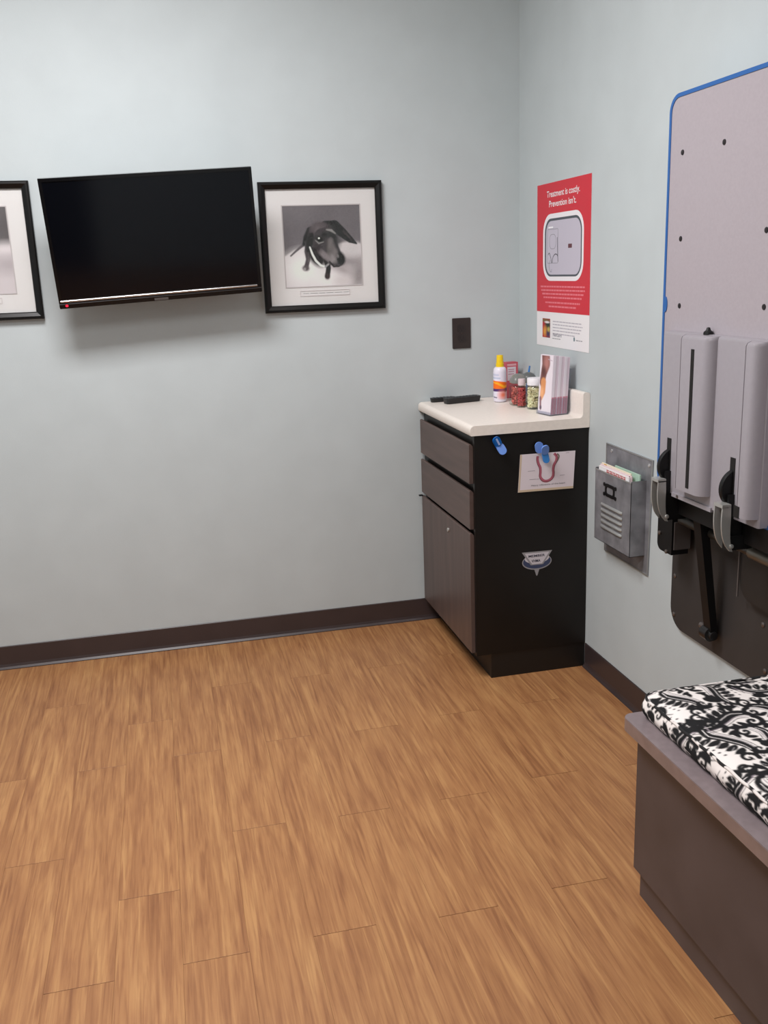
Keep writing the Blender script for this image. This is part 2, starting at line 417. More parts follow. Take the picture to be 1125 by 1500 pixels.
# slim picture border
TP = Plane(TVM @ Vector((0, .004, 0)), TVR.to_3x3() @ Vector((1, 0, 0)), TVR.to_3x3() @ Vector((0, 0, 1)))
TP.ring('border', rrect(-W2, W2, -H2, H2, .004), rrect(-W2+.011, W2-.011, -H2+.033, H2-.011, .001), 0, .005, PLAST, tv)
TP.poly('screen', rrect(-W2+.0105, W2-.0105, -H2+.0325, H2-.0105, .001), 0, .002, SCREEN, tv)
nn_ = TP.r.cross(TP.u)
tube('chrome_strip', [TP.o+TP.r*q+TP.u*(-H2+.0245)+nn_*.005 for q in (-W2+.006, 0, W2-.016)], .0042, CHROME, tv, 14)['label'] = 'silver strip along the bottom edge'
tube('lower_ridge', [TP.o+TP.r*q+TP.u*(-H2+.0150)+nn_*.004 for q in (-W2+.001, 0, W2-.001)], .0022, mat('dark_ridge', (70, 72, 76), .2, metal=.6), tv, 10)
TP.poly('brand_badge', rrect(-.03, .018, -H2+.002, -H2+.010, .001), .005, .0062, mat('badge', (96, 92, 90), .4, metal=.5), tv)
TP.poly('power_light', rrect(-W2+.020, -W2+.029, -H2+.006, -H2+.013, .003), .005, .0066, mat('red_light', (220, 20, 40), .4, emit=((255, 20, 50), 1.6)), tv)
bm = bmesh.new(); add_box(bm, -.22, .22, .032, .055, -.16, .10, TVM); bm_obj('rear_housing', bm, PLAST, tv, bevel=.008)
mt = bmesh.new(); add_box(mt, -.12, .12, .055, .063, -.10, .10, TVM); add_box(mt, -.03, .03, .06, .10, -.05, .05, TVM)
add_box(mt, -1.50, -1.30, -.014, -.001, 1.47, 1.67); add_box(mt, -1.43, -1.37, -.10, -.012, 1.53, 1.60)
bm_obj('wall_bracket', mt, DKBK, tv)

# ------------------------------------------------------------------ framed pictures
def dog_print():
    c = Canvas(100, 100, 2.0, (104, 98, 104))
    rng = np.random.RandomState(3)
    # mottled backdrop
    for _ in range(40):
        g = rng.randint(-9, 10); c.ell(rng.rand()*100, rng.rand()*50, 8+rng.rand()*14, 6+rng.rand()*10, (106+g, 99+g, 106+g), soft=.9, al=.6)
    # pale blanket
    H = np.interp(c.X, [0, 12, 28, 45, 62, 72, 88, 100], [60, 53, 48, 50, 50, 46, 43, 47])
    c.mix(np.clip((c.Y-H)/3, 0, 1), (206, 196, 204))
    c.ell(24, 78, 24, 20, (228, 221, 226), soft=.6); c.ell(55, 92, 16, 10, (226, 218, 224), soft=.6)
    c.ell(82, 70, 24, 8, (136, 126, 132), 8, .8, .8); c.ell(96, 88, 9, 18, (138, 128, 133), 10, .7, .9); c.ell(74, 80, 14, 5, (160, 148, 154), 30, .8, .8)
    c.ell(74, 94, 10, 6, (205, 194, 200), 0, .8); c.ell(88, 55, 14, 7, (198, 190, 196), 0, .8)
    c.stroke([(8, 61), (14, 56), (22, 50), (30, 44)], [1, 1.3, 1.6, 2], (92, 84, 90), 1.2)
    # far ear, back
    c.stroke([(34, 30), (30, 40), (26, 47)], [4, 5, 2.5], (32, 31, 35), 2)
    # left foreleg and paw
    c.stroke([(32, 47), (29, 56), (30, 66), (27, 76)], [5, 3.4, 2.8, 3], (74, 66, 72), 1.6)
    c.stroke([(31, 54), (31, 68)], [1, 1.2], (104, 96, 100), 1.4)
    c.ell(26.5, 77, 4.6, 3.6, (88, 80, 84), 10, .35); c.ell(25, 78, 1.5, 1.8, (150, 142, 146), 0, .5)
    # chest and right foreleg
    c.ell(41, 62, 9.5, 15, (42, 36, 40), -32, .25)
    c.stroke([(54, 68), (56, 78), (54, 88)], [4.2, 3.2, 3.2], (34, 29, 33), 1.2); c.ell(54, 88, 3.4, 4, (58, 44, 50), 0, .4)
    # near ear sweeping right
    c.stroke([(54, 23), (66, 26), (76, 34), (86, 43), (94, 48)], [4, 7.5, 6, 4.2, 1.2], (38, 38, 41), 1.2)
    c.stroke([(78, 33), (88, 43)], [1.4, .8], (66, 58, 62), 1.6)
    # skull and muzzle
    c.ell(49, 37, 17.5, 16.5, (72, 64, 69), 15, .12)
    c.ell(46, 30, 8, 8, (98, 88, 94), 0, .7)
    c.stroke([(52, 42), (58, 54), (64, 64), (69, 68)], [14.5, 13, 11, 8.5], (66, 60, 65), 1.6)
    c.ell(64, 40, 7, 12, (46, 45, 48), -20, .6)
    c.stroke([(56, 30), (62, 31), (67, 35)], [.9, 1.6, .6], (150, 146, 148), 1.5, .8)
    c.stroke([(61, 42), (58, 52), (57, 60)], [2, 2.8, 2], (100, 94, 96), 3, .8)
    c.stroke([(46, 56), (52, 62), (60, 69)], [3, 3.8, 3], (134, 124, 130), 3.2, .85)
    c.ell(43, 52, 4, 6, (56, 48, 53), -30, .6)
    c.ell(63, 65, 3.6, 6, (146, 138, 142), -25, .6, .9); c.ell(66, 58, 3, 4.4, (110, 104, 108), -20, .6)
    c.ell(73, 66, 5.5, 8, (26, 26, 29), -15, .3); c.ell(69, 63, 1.2, 2.2, (120, 116, 120), -20, .5)
    c.stroke([(58, 70), (63, 76), (70, 76)], [1, 1.2, .8], (40, 35, 38), 1.2)
    c.stroke([(60, 44), (63, 54), (66, 62)], [3.5, 4, 3.2], (116, 108, 112), 4, .7)
    c.stroke([(36, 36), (33, 46), (31, 54)], [3, 4.5, 3], (34, 32, 35), 2)
    # eye
    c.ell(46, 41.5, 6, 4.6, (44, 40, 43), 15, .4); c.ell(46.4, 42, 3.6, 2.9, (14, 13, 15), 10, .2); c.ell(45.4, 40.3, 1.2, 1.1, (245, 240, 240), 0, .3)
    c.stroke([(41, 43), (45, 46.5), (51, 45)], [.6, .9, .6], (132, 128, 130), 1)
    c.ell(53, 36, 3.5, 3, (34, 33, 35), 0, .5)
    # collar
    c.stroke([(33, 51), (36, 60), (40, 68), (46, 74), (52, 76)], [.9, 1.3, 1.4, 1.3, .8], (236, 232, 238), .9)
    c.stroke([(52, 76), (56, 73)], [1.2, 1.2], (150, 146, 152), 1)
    n = rng.randn(c.h, c.w, 1)*.016
    return np.clip(c.a+n, 0.004, 1)
def hind_print():
    c = Canvas(100, 100, 1.2, (104, 98, 102))
    c.mix(np.clip((c.Y-40-.02*c.X)/3, 0, 1), (200, 188, 196))
    c.ell(90, 22, 20, 22, (92, 85, 90), soft=.8); c.ell(96, 50, 24, 8, (214, 202, 210), 0, .8); c.ell(95, 66, 20, 10, (176, 164, 172), 0, .8)
    c.ell(40, 48, 26, 24, (44, 41, 44), 10, .2); c.ell(34, 36, 12, 13, (66, 60, 64), 0, .4); c.ell(22, 50, 6, 14, (30, 29, 31), 14, .3); c.ell(30, 36, 3, 2.6, (12, 11, 12), 0, .3)
    c.ell(60, 56, 8, 16, (52, 48, 50), -30, .4)
    return np.clip(c.a, .004, 1)
def picture(x0, x1, z0, z1, img, label, greek):
    t = thing('framed_picture', label, 'picture', ((x0+x1)/2, 0, z0), 'black framed dog pictures')
    P = Plane((x0, -.002, z0), (1, 0, 0)); W, H = x1-x0, z1-z0
    fwid = .025
    # moulding: four mitred bars
    bm = bmesh.new()
    sec = [(0, 0), (0, .018), (.004, .022), (.010, .0225), (fwid-.003, .017), (fwid, .014), (fwid, 0)]   # inset, height
    rows = [[bm.verts.new(P.o + P.r*uu_ + P.u*vv_ + P.r.cross(P.u)*hh) for uu_, vv_ in ((i_, i_), (W-i_, i_), (W-i_, H-i_), (i_, H-i_))] for i_, hh in sec]
    for a, b in zip(rows, rows[1:]):
        for i in range(4): bm.faces.new((a[i], a[(i+1) % 4], b[(i+1) % 4], b[i]))
    bm_obj('frame_moulding', bm, FRAME, t)
    P.poly('mat_board', [(fwid-.002, fwid-.002), (W-fwid+.002, fwid-.002), (W-fwid+.002, H-fwid+.002), (fwid-.002, H-fwid+.002)], .001, .006, MAT, t)
    iu0, iu1, iv0, iv1 = .086, W-.086, .093, H-.085
    # bevelled window opening of the mat
    P.ring('mat_window', rrect(iu0-.004, iu1+.004, iv0-.004, iv1+.004, .001, 1), rrect(iu0, iu1, iv0, iv1, .0005, 1), .006, .0075, mat('mat_bevel', (205, 194, 200), .8), t)
    P.paint('photograph_print', iu0, iu1, iv0, iv1, img, .0064, PAINT, t)
    P.ring('caption_window', rrect(.135, W-.135, .056, .078, .001, 1), rrect(.138, W-.138, .0605, .0755, .0005, 1), .006, .0075, mat('mat_bevel2', (226, 216, 222), .8), t)
    ds = []; u = .148
    for wd in greek:
        ds.append([(u, .066), (u+wd, .066), (u+wd, .0675), (u, .0675)]); u += wd+.004
    P.polys('caption', ds, .006, .0064, GREYT, t)
    P.poly('glass', [(fwid, fwid), (W-fwid, fwid), (W-fwid, H-fwid), (fwid, H-fwid)], .0105, .0115, GLASS, t)
picture(-1.0195, -.5565, 1.2985, 1.7670, np.clip(dog_print()*1.28, 0, .92), 'black frame right of the television, print of a dark puppy looking right', [.022, .03, .024, .028, .03, .022])
picture(-2.272, -1.8095, 1.3170, 1.7850, np.clip(hind_print()*1.28, 0, .92), 'black frame left of the television, cut by the left edge of the photo', [.03, .02, .026, .03, .02, .024])

# ------------------------------------------------------------------ outlet plate
t = thing('wall_outlet', 'dark brown outlet plate on the back wall above the black remotes', 'outlet', (-.2465, 0, 1.186))
P = Plane((-.284, -.0005, 1.1265), (1, 0, 0))
bm = bmesh.new(); add_prism(bm, rrect(0, .075, 0, .1195, .003, 3), P.o, P.r, P.u, 0, .005); bm_obj('plate', bm, OUTL, t, bevel=.0015)
for v in (.0405, .079):
    f = P.poly('socket_face', rrect(.021, .054, v-.0145, v+.0145, .010, 5), .005, .0065, mat('socket_brown', (38, 31, 30), .4), t)
    P.polys('slot', [rrect(.030, .032, v-.002, v+.006, .0008, 1), rrect(.043, .045, v-.002, v+.006, .0008, 1), rrect(.0355, .0395, v-.010, v-.006, .0018, 3)], .0065, .0067, GAPS, f)
P.poly('screw', rrect(.035, .040, .0575, .0625, .0024, 4), .005, .0068, mat('brown_screw', (70, 58, 54), .4, metal=.4), t)

# ------------------------------------------------------------------ red poster
PR = Plane((-.0004, -.186, 1.1425), (0, -1, 0))
t = thing('poster', 'red and white prevention poster taped to the right wall above the counter', 'poster', (0, -.42, 1.14))
REDP = mat('poster_red', (203, 34, 52), .42); PINK = mat('poster_pink', (226, 120, 132), .6)
PR.poly('sheet', [(0, 0), (.4615, 0), (.4615, .580), (0, .580)], 0, .0008, WHITE, t)
PR.poly('red_field', [(0, .1255), (.4615, .1255), (.4615, .580), (0, .580)], .0008, .0011, REDP, t)
PR.text('headline', 'Treatment is costly.', .090, .531, .0215, .282, .0013, WHITE, t, .012)
PR.text('headline', "Prevention isn't.", .112, .497, .0215, .232, .0013, WHITE, t, .012)
PR.poly('frame_outline', rrect(.058, .408, .238, .473, .066), .0011, .0013, mat('poster_white', (236, 234, 238), .5), t)
PR.poly('frame_dark_ring', rrect(.074, .394, .2535, .4565, .052), .0013, .0014, mat('poster_dark', (72, 80, 88), .5), t)  # dark ring printed inside the white frame
PR.poly('frame_inside', rrect(.086, .386, .2600, .4480, .045), .0014, .0015, mat('poster_grey', (192, 188, 202), .5), t)
ink = mat('poster_ink', (128, 128, 138), .6); ink2 = mat('poster_ink_dark', (62, 62, 70), .6)
PR.ring('drawing', rrect(.098, .196, .300, .420, .006, 3), rrect(.0995, .1945, .3015, .4185, .005, 3), .0015, .0017, ink, t)
PR.ring('drawing', rrect(.118, .176, .350, .402, .02, 5), rrect(.1195, .1745, .3515, .4005, .019, 5), .0015, .0017, ink, t)
def ribbon(P, name, pts, wdt, d, m, parent):
    bm = bmesh.new(); pts = [Vector(p) for p in pts]; n = P.r.cross(P.u); L = []
    for i, p in enumerate(pts):
        dd = (pts[min(i+1, len(pts)-1)]-pts[max(i-1, 0)]).normalized(); q = Vector((-dd.y, dd.x))*wdt/2
        L.append([bm.verts.new(P.o+P.r*a.x+P.u*a.y+n*d) for a in (p+q, p-q)])
    for a, b in zip(L, L[1:]): bm.faces.new((a[0], a[1], b[1], b[0]))
    return bm_obj(name, bm, m, parent)
def smooth_pts(pts, n=6):
    out = []; P_ = [pts[0]]+list(pts)+[pts[-1]]
    for i in range(1, len(P_)-2):
        p0, p1, p2, p3 = (np.array(P_[j], float) for j in (i-1, i, i+1, i+2))
        for k in range(n):
            t_ = k/n; out.append(tuple(.5*((2*p1)+(-p0+p2)*t_+(2*p0-5*p1+4*p2-p3)*t_**2+(-p0+3*p1-3*p2+p3)*t_**3)))
    out.append(tuple(pts[-1])); return out
ribbon(PR, 'drawing', smooth_pts([(.106, .330), (.118, .336), (.132, .318), (.142, .302), (.152, .322), (.172, .332), (.192, .326), (.196, .306), (.19, .36), (.188, .39)]), .0032, .00175, ink2, t)
ribbon(PR, 'drawing', smooth_pts([(.128, .312), (.116, .296), (.122, .276), (.136, .270), (.14, .28)]), .0022, .00175, ink, t)
PR.poly('drawing', rrect(.108, .150, .4235, .4285, .001, 1), .0015, .0018, mat('poster_white2', (245, 245, 248), .5), t)
PR.poly('drawing', rrect(.283, .314, .350, .364, .001, 1), .0015, .0018, mat('poster_maroon', (96, 50, 58), .5), t)
random.seed(9)
def words(P, u0, u1, v, h, seed):
    random.seed(seed); L = []; u = u0
    while u < u1-.006:
        wd = min(random.uniform(.010, .030), u1-u); L.append([(u, v), (u+wd, v), (u+wd, v+h), (u, v+h)]); u += wd+.0035
    return L
rows = []
for k, (a, b, z) in enumerate([(.036, .428, 1.357), (.042, .422, 1.344), (.052, .412, 1.331), (.064, .398, 1.318), (.082, .384, 1.300), (.114, .352, 1.286)]):
    rows += words(PR, a, b, z-1.1425, .0058, k)
PR.polys('fine_print', rows, .0011, .0012, PINK, t)
rows = []
for k, (a, b, z) in enumerate([(.152, .398, 1.234), (.152, .408, 1.223), (.152, .398, 1.212), (.152, .392, 1.201), (.152, .345, 1.190)]):
    rows += words(PR, a, b, z-1.1425, .0034, 20+k)
PR.polys('fine_print', rows, .0008, .001, mat('print_pale', (176, 172, 182), .6), t)
c = Canvas(20, 36, 2, (176, 40, 48)); c.ell(14, 12, 7, 9, (40, 56, 40), 0, .5); c.ell(6, 4, 14, 3, (120, 96, 60), 0, .5); c.ell(12, 7, 6, 2, (225, 220, 220), 0, .4); c.ell(7, 24, 5, 8, (214, 150, 62), 0, .6); c.ell(15, 28, 5, 8, (62, 54, 84), 0, .6); c.ell(16, 20, 3, 4, (190, 180, 90), 0, .6)
PR.paint('product_picture', .056, .128, .031, .101, c.a, .001, PAINT, t)
PR.text('logo', 'NexGard', .154, .039, .0125, .078, .001, mat('logo_grey', (120, 122, 134), .6), t, .01)
PR.polys('fine_print', words(PR, .15, .222, .030, .0028, 41) + words(PR, .356, .408, .034, .003, 42), .0008, .001, GREYT, t)
PR.poly('logo', rrect(.336, .347, .031, .046, .005, 4), .0008, .001, mat('logo_teal', (92, 118, 124), .6), t)

# ------------------------------------------------------------------ things stuck on the cabinet side
PC = Plane((0, -.6575, 0), (1, 0, 0))
t = thing('card', 'pale card with a pink U-shaped drawing clipped to the black cabinet side', 'card', (-.158, -.66, .68))
PC.poly('sheet', [(-.262, .6805), (-.0575, .6785), (-.0510, .8115), (-.2535, .8125)], .0005, .0020, mat('card_white', (222, 212, 218), .6), t)
PC.poly('border', [(-.262, .6805), (-.0575, .6785), (-.0575, .6865), (-.2555, .6880), (-.2475, .8120), (-.2535, .8125)], .0020, .0022, mat('card_tan', (204, 184, 158), .6), t)
pk = mat('card_pink', (176, 96, 112), .6)
arch = [(-.190, .803), (-.191, .790), (-.187, .775), (-.181, .762), (-.180, .746), (-.181, .733), (-.176, .722), (-.166, .714), (-.154, .713), (-.142, .718), (-.134, .728), (-.132, .740), (-.133, .752), (-.130, .768), (-.122, .782), (-.121, .797), (-.130, .808)]
ribbon(PC, 'arch_drawing', smooth_pts(arch), .0095, .0024, pk, t)
ribbon(PC, 'arch_drawing', smooth_pts([(a[0]*1.0+.0035*(1 if a[0] > -.155 else -1), a[1]-.002) for a in arch]), .0022, .0026, mat('card_maroon', (120, 58, 70), .6), t)
ribbon(PC, 'arch_drawing', smooth_pts([(-.119, .806), (-.112, .798), (-.116, .785), (-.122, .776)]), .005, .0025, mat('card_olive', (110, 108, 98), .6), t)
PC.text('caption', 'Heavy infections of the heart', -.214, .6985, .0055, .126, .0025, mat('card_ink', (98, 100, 104), .7), t)
PC.polys('label_text', [[(a, v), (b, v), (b, v+.0014), (a, v+.0014)] for a, b, v in ((-.226, -.200, .752), (-.220, -.196, .722), (-.108, -.090, .728), (-.086, -.074, .806), (-.195, -.184, .7215))], .0020, .0023, mat('card_grey', (150, 142, 152), .7), t)

t = thing('sticker', 'silver and blue member badge sticker low on the black cabinet side', 'sticker', (-.19, -.66, .41))
SIL = mat('sticker_silver', (150, 148, 152), .4); NAVY = mat('sticker_navy', (56, 66, 98), .5); STW = mat('sticker_white', (206, 202, 210), .5)
tri = lambda k, dv=0: [(-.191-.058*k, .440+.022*k+dv), (-.191+.058*k, .4385+.022*k+dv), (-.191+.004, .440-.066*k+dv), (-.191-.004, .440-.066*k+dv)]
def ellp(cx, cy, rx, ry, n=32): return [(cx+rx*math.cos(2*math.pi*i/n), cy+ry*math.sin(2*math.pi*i/n)) for i in range(n)]
PC.poly('oval', ellp(-.191, .423, .0555, .029), .0004, .0008, SIL, t)
PC.poly('oval', ellp(-.191, .424, .052, .0255), .0008, .0010, NAVY, t)
PC.poly('oval', ellp(-.191, .4365, .046, .0195), .0010, .0012, STW, t)
PC.poly('tip', [(-.202, .400), (-.180, .400), (-.189, .3715), (-.193, .3715)], .0003, .0005, SIL, t)
PC.poly('triangle', [(-.248, .462), (-.134, .4605), (-.168, .412), (-.214, .412)], .0012, .0014, SIL, t)
PC.poly('triangle', [(-.237, .4565), (-.145, .4555), (-.172, .4155), (-.209, .4155)], .0014, .0016, STW, t)
ink3 = mat('sticker_ink', (44, 44, 66), .6)
PC.text('lettering', 'MEMBER', -.223, .4415, .0085, .062, .0018, ink3, t, .02)
PC.text('lettering', 'VHMA', -.212, .4225, .0095, .034, .0018, ink3, t, .03)

CLB = mat('clip_light_blue', (110, 150, 226), .38); CTB = mat('clip_deep_blue', (20, 96, 176), .22)
def clip(label, cx, cz, ang, open_):
    t = thing('clip', label, 'clip', (cx, -.66, cz), 'blue clips on the cabinet side')
    R = Matrix.Translation((cx, -.6585, cz)) @ Matrix.Rotation(math.radians(ang), 4, 'Y')
    def paddle(name, l0, l1, wd, y0, tilt, m):
        bm = bmesh.new(); K = Matrix.Rotation(math.radians(tilt), 4, 'X')
        add_prism(bm, [(p[0], p[1]) for p in rrect(-wd/2, wd/2, l0, l1, wd/2*.96, 6)], (0, 0, 0), (1, 0, 0), (0, 0, 1), 0, .005)
        for v in bm.verts: v.co = R @ (K @ v.co + Vector((0, y0, 0)))
        return bm_obj(name, bm, m, t, bevel=.0015)
    paddle('jaw', -.034, .030, .026, -.0045, 0, CTB)
    paddle('grip', -.036, .004, .028, -.010, -open_, CLB)
    paddle('jaw_cover', -.002, .034, .024, -.012, open_*.6, CTB)
    bm = bmesh.new(); add_box(bm, -.003, .003, -.0205, -.016, .002, .030, R); bm_obj('rib', bm, mat('clip_pale', (150, 170, 214), .3), t, bevel=.001)
clip('left blue clip on the cabinet side, holding nothing', -.334, .8545, -28, 12)
# second clip is turned over: grips up, jaws on the card
t = thing('clip', 'right blue clip on the cabinet side, gripping the pale card', 'clip', (-.175, -.66, .82), 'blue clips on the cabinet side')
R2 = Matrix.Translation((-.176, -.6630, .815)) @ Matrix.Rotation(math.radians(-10), 4, 'Y')
for nm, l0, l1, wd, ox, y0, tilt, m in (('grip', .002, .042, .029, -.010, -.004, 4, CLB), ('grip', -.004, .033, .027, .004, -.016, 22, CLB), ('jaw', -.036, .006, .023, .004, -.012, -8, mat('clip_mid_blue', (52, 120, 186), .3))):
    bm = bmesh.new(); K = Matrix.Rotation(math.radians(tilt), 4, 'X')
    add_prism(bm, rrect(-wd/2, wd/2, l0, l1, wd/2*.96, 6), (0, 0, 0), (1, 0, 0), (0, 0, 1), 0, .005)
    for v in bm.verts: v.co = R2 @ (K @ v.co + Vector((ox, y0, 0)))
    bm_obj(nm, bm, m, t, bevel=.0015)

# ------------------------------------------------------------------ things on the counter
def remote(label, cx, cy, L, W, H, ang, rows, cols):
    t = thing('remote_control', label, 'remote control', (cx, cy, ZT), 'remotes on the counter')
    K = Matrix.Translation((cx, cy, ZT+.0004)) @ Matrix.Rotation(math.radians(ang), 4, 'Z')
    bm = bmesh.new(); add_prism(bm, rrect(-L/2, L/2, -W/2, W/2, .010, 5), (0, 0, 0), (1, 0, 0), (0, 1, 0), 0, H)
    for v in bm.verts:
        if v.co.z < H*.5: v.co.x *= .95; v.co.y *= .86
        v.co = K @ v.co
    bm_obj('body', bm, mat('remote_black', (24, 25, 27), .4), t, bevel=.002)
    for i in range(rows):
        for j in range(cols):
            x = -L*.42 + L*.84*(i+.5)/rows; y = -W*.36 + W*.72*(j+.5)/cols
            b = bmesh.new(); add_box(b, x-.0035, x+.0035, y-.0032, y+.0032, H, H+.0018, K)
            bm_obj('button', b, mat('remote_button', (70, 76, 78), .5), t)
remote('large black remote lying in front of the small one on the counter', -.278, -.094, .155, .044, .022, 12, 9, 3)
remote('small black remote at the counter edge beside the wall', -.338, -.034, .105, .030, .016, 3, 6, 2)

# bottle
t = thing('bottle', 'white squeeze bottle with yellow cap and orange label', 'bottle', (-.139, -.148, ZT))
bz = (-.139, -.148, ZT+.0003)
lathe('body', [(.020, 0), (.0245, .003), (.0255, .010), (.0255, .118), (.0245, .128), (.020, .134), (.013, .137)], bz, mat('bottle_white', (232, 228, 240), .3), t)
lathe('cap', [(.0155, .136), (.0155, .150), (.0140, .1505), (.0125, .178), (.0118, .181), (.004, .182)], bz, mat('cap_yellow', (240, 204, 20), .35), t)
H_, W_ = 48, 96
def label_wrap(name, r, z0, z1, img, loc, parent):
    Hh, Ww = img.shape[:2]; V = []
    for j in range(Hh):
        z = z1+(z0-z1)*j/(Hh-1)
        for i in range(Ww):
            a = math.radians(-175 + 350*i/(Ww-1) - 118)   # centre faces the room
            V.append((loc[0]+r*math.cos(a), loc[1]+r*math.sin(a), loc[2]+z))
    idx = np.arange(Hh*Ww).reshape(Hh, Ww); F = np.stack([idx[1:, :-1], idx[1:, 1:], idx[:-1, 1:], idx[:-1, :-1]], -1).reshape(-1, 4)
    me = bpy.data.meshes.new(name); me.from_pydata(V, [], F.tolist()); me.update()
    at = me.color_attributes.new('Col', 'FLOAT_COLOR', 'POINT'); at.data.foreach_set('color', np.concatenate([img.reshape(-1, 3), np.ones((Hh*Ww, 1))], 1).ravel())
    return link(name, me, PAINT, parent, smooth=True)
c = Canvas(96, 60, 1.5, (230, 226, 240))
H1 = np.interp(c.X, [20, 48, 70, 96], [17, 19, 22, 12]); c.mix(np.clip(c.Y-H1, 0, 1)*np.clip(40-c.Y, 0, 1), (246, 116, 28))
c.stroke([(26, 22), (44, 24), (60, 32), (76, 30)], [1, 2.2, 2.4, 1], (255, 176, 40), 1.5)
c.mix(np.clip(c.Y-36, 0, 1)*np.clip(43-c.Y, 0, 1), (84, 52, 110)); c.stroke([(64, 40), (78, 38)], [4, 4], (40, 36, 84), 2)
c.ell(58, 50, 10, 9, (240, 130, 100), 0, .8); c.stroke([(22, 5), (46, 6)], [2, 2], (190, 196, 220), 2, .8); c.stroke([(24, 12), (50, 13)], [1.5, 1.5], (170, 186, 214), 2, .8); c.stroke([(32, 55), (42, 56)], [1.4, 1.4], (130, 124, 140), 1)
label_wrap('wrap_label', .0259, .012, .116, c.a, bz, t)

# red and white carton in the corner
t = thing('carton', 'small red and white carton standing in the corner behind the bottle', 'carton', (-.055, -.055, ZT))
KM = Matrix.Translation((-.064, -.050, ZT+.0003)) @ Matrix.Rotation(math.radians(10), 4, 'Z')
RC = mat('carton_red', (196, 84, 98), .5)
bm = bmesh.new(); add_box(bm, -.022, .030, -.018, .018, 0, .142, KM); bm_obj('box', bm, RC, t, bevel=.0008)
KP = Plane(KM @ Vector((0, -.018, 0)), KM.to_3x3() @ Vector((1, 0, 0)))
KP.poly('label_panel', [(-.019, .070), (.020, .070), (.020, .124), (-.019, .124)], .0003, .0007, mat('carton_panel', (214, 204, 212), .5), t)
KP.polys('fine_print', [[(-.015, v), (.012, v), (.012, v+.003), (-.015, v+.003)] for v in (.112, .104, .094)], .0007, .0009, mat('carton_ink', (176, 128, 146), .6), t)
KP.poly('top_band', [(-.020, .128), (.022, .128), (.022, .136), (-.020, .136)], .0003, .0006, mat('carton_pale', (222, 170, 178), .5), t)

# blue stick in the corner jar
def jar(name, label, loc, r, h, lid_r, lid_h, lidmat, sq=None, dome=False, group='treat jars on the counter', neck=.006):
    t = thing(name, label, 'jar', loc, group); l = (loc[0], loc[1], loc[2]+.0003)
    hb = h-lid_h-neck
    lathe('glass', [(r*.86, 0), (r*.97, .003), (r, .010), (r, hb-.012), (r*.93, hb-.004), (lid_r*.90, hb), (lid_r*.90, hb+neck)], l, JARG, t, sq=sq, caps=False)
    lathe('base', [(r*.86, 0), (r*.97, .003), (r*.96, .0042), (r*.2, .0042)], l, JARG, t, sq=sq)
    if dome: pr = [(lid_r, hb+neck), (lid_r*1.02, hb+neck+.004), (lid_r*.96, hb+neck+lid_h*.45), (lid_r*.7, hb+neck+lid_h*.8), (lid_r*.3, h), (lid_r*.05, h+.001)]
    else: pr = [(lid_r*.98, hb+neck-.004), (lid_r, hb+neck-.002), (lid_r, h-.003), (lid_r*.95, h), (lid_r*.1, h)]
    lathe('lid', pr, l, lidmat, t, sq=sq if dome else None)
    return t, hb
def treats(name, label, loc, r, h, m, seed, size, sq=None):
    rng = random.Random(seed); bm = bmesh.new()
    n = 0; z = size*.7
    while z < h:
        for _ in range(int(7*(r/size)**1.2)+3):
            a = rng.uniform(0, 6.283); q = (r-size*1.15)*math.sqrt(rng.random()) if rng.random() < .4 else (r-size*1.15)
            K = Matrix.Translation((loc[0]+q*math.cos(a), loc[1]+q*math.sin(a), loc[2]+.0045+z+rng.uniform(-.3, .3)*size)) @ Matrix.Rotation(rng.uniform(0, 6.28), 4, 'Z') @ Matrix.Rotation(rng.uniform(0, 6.28), 4, 'X')
            s = size*rng.uniform(.7, 1.0); add_box(bm, -s, s, -s*.5, s*.5, -s*.4, s*.4, K); n += 1
        z += size*1.0
    o = bm_obj(name, bm, m, None, bevel=0)
    return tag(o, label, 'treats', None, 'stuff')
smoke = mat('smoky_lid', (122, 124, 120), .3)
J1 = (-.106, -.262, ZT); J2 = (-.118, -.324, ZT); J3 = (-.090, -.385, ZT); J4 = (-.058, -.240, ZT)
jar('treat_jar', 'large squarish jar with grey lid and red-brown treats, right of the bottle', J1, .0325, .118, .030, .034, smoke, sq=4, dome=True)
treats('treats', 'red-brown treats filling the large squarish grey-lidded jar', J1, .029, .064, mat('treat_red', (186, 96, 88), .7, var=.35, scale=60), 1, .007)
jar('treat_jar', 'small slim jar with short pale pink cap, between the larger jars', J2, .019, .106, .0135, .020, mat('pink_cap', (214, 196, 200), .3))
treats('treats', 'dark red treats inside the slim pink-capped jar', J2, .017, .066, mat('treat_maroon', (172, 70, 72), .7, var=.3, scale=60), 2, .006)
jar('treat_jar', 'round glass jar with white screw lid and yellow treats', J3, .031, .114, .0285, .022, mat('white_lid', (236, 234, 238), .35))
treats('treats', 'pale yellow treats filling the white-lidded round jar', J3, .0285, .074, mat('treat_yellow', (252, 230, 176), .7, var=.22, scale=50), 3, .008)
jar('treat_jar', 'glass jar with dark grey domed lid behind the white-lidded jar', J4, .028, .118, .029, .026, mat('dark_lid', (96, 100, 100), .35), dome=True)
t = tag(lathe('blue_pen', [(.004, 0), (.0045, .01), (.0045, .095), (.003, .132), (.001, .134)], (0, 0, 0), mat('pen_blue', (60, 122, 190), .35)), 'blue pen standing upright in the corner behind the jars', 'pen')
t.location = (-.042, -.165, ZT+.0035); t.rotation_euler = (math.radians(4), math.radians(7), 0)

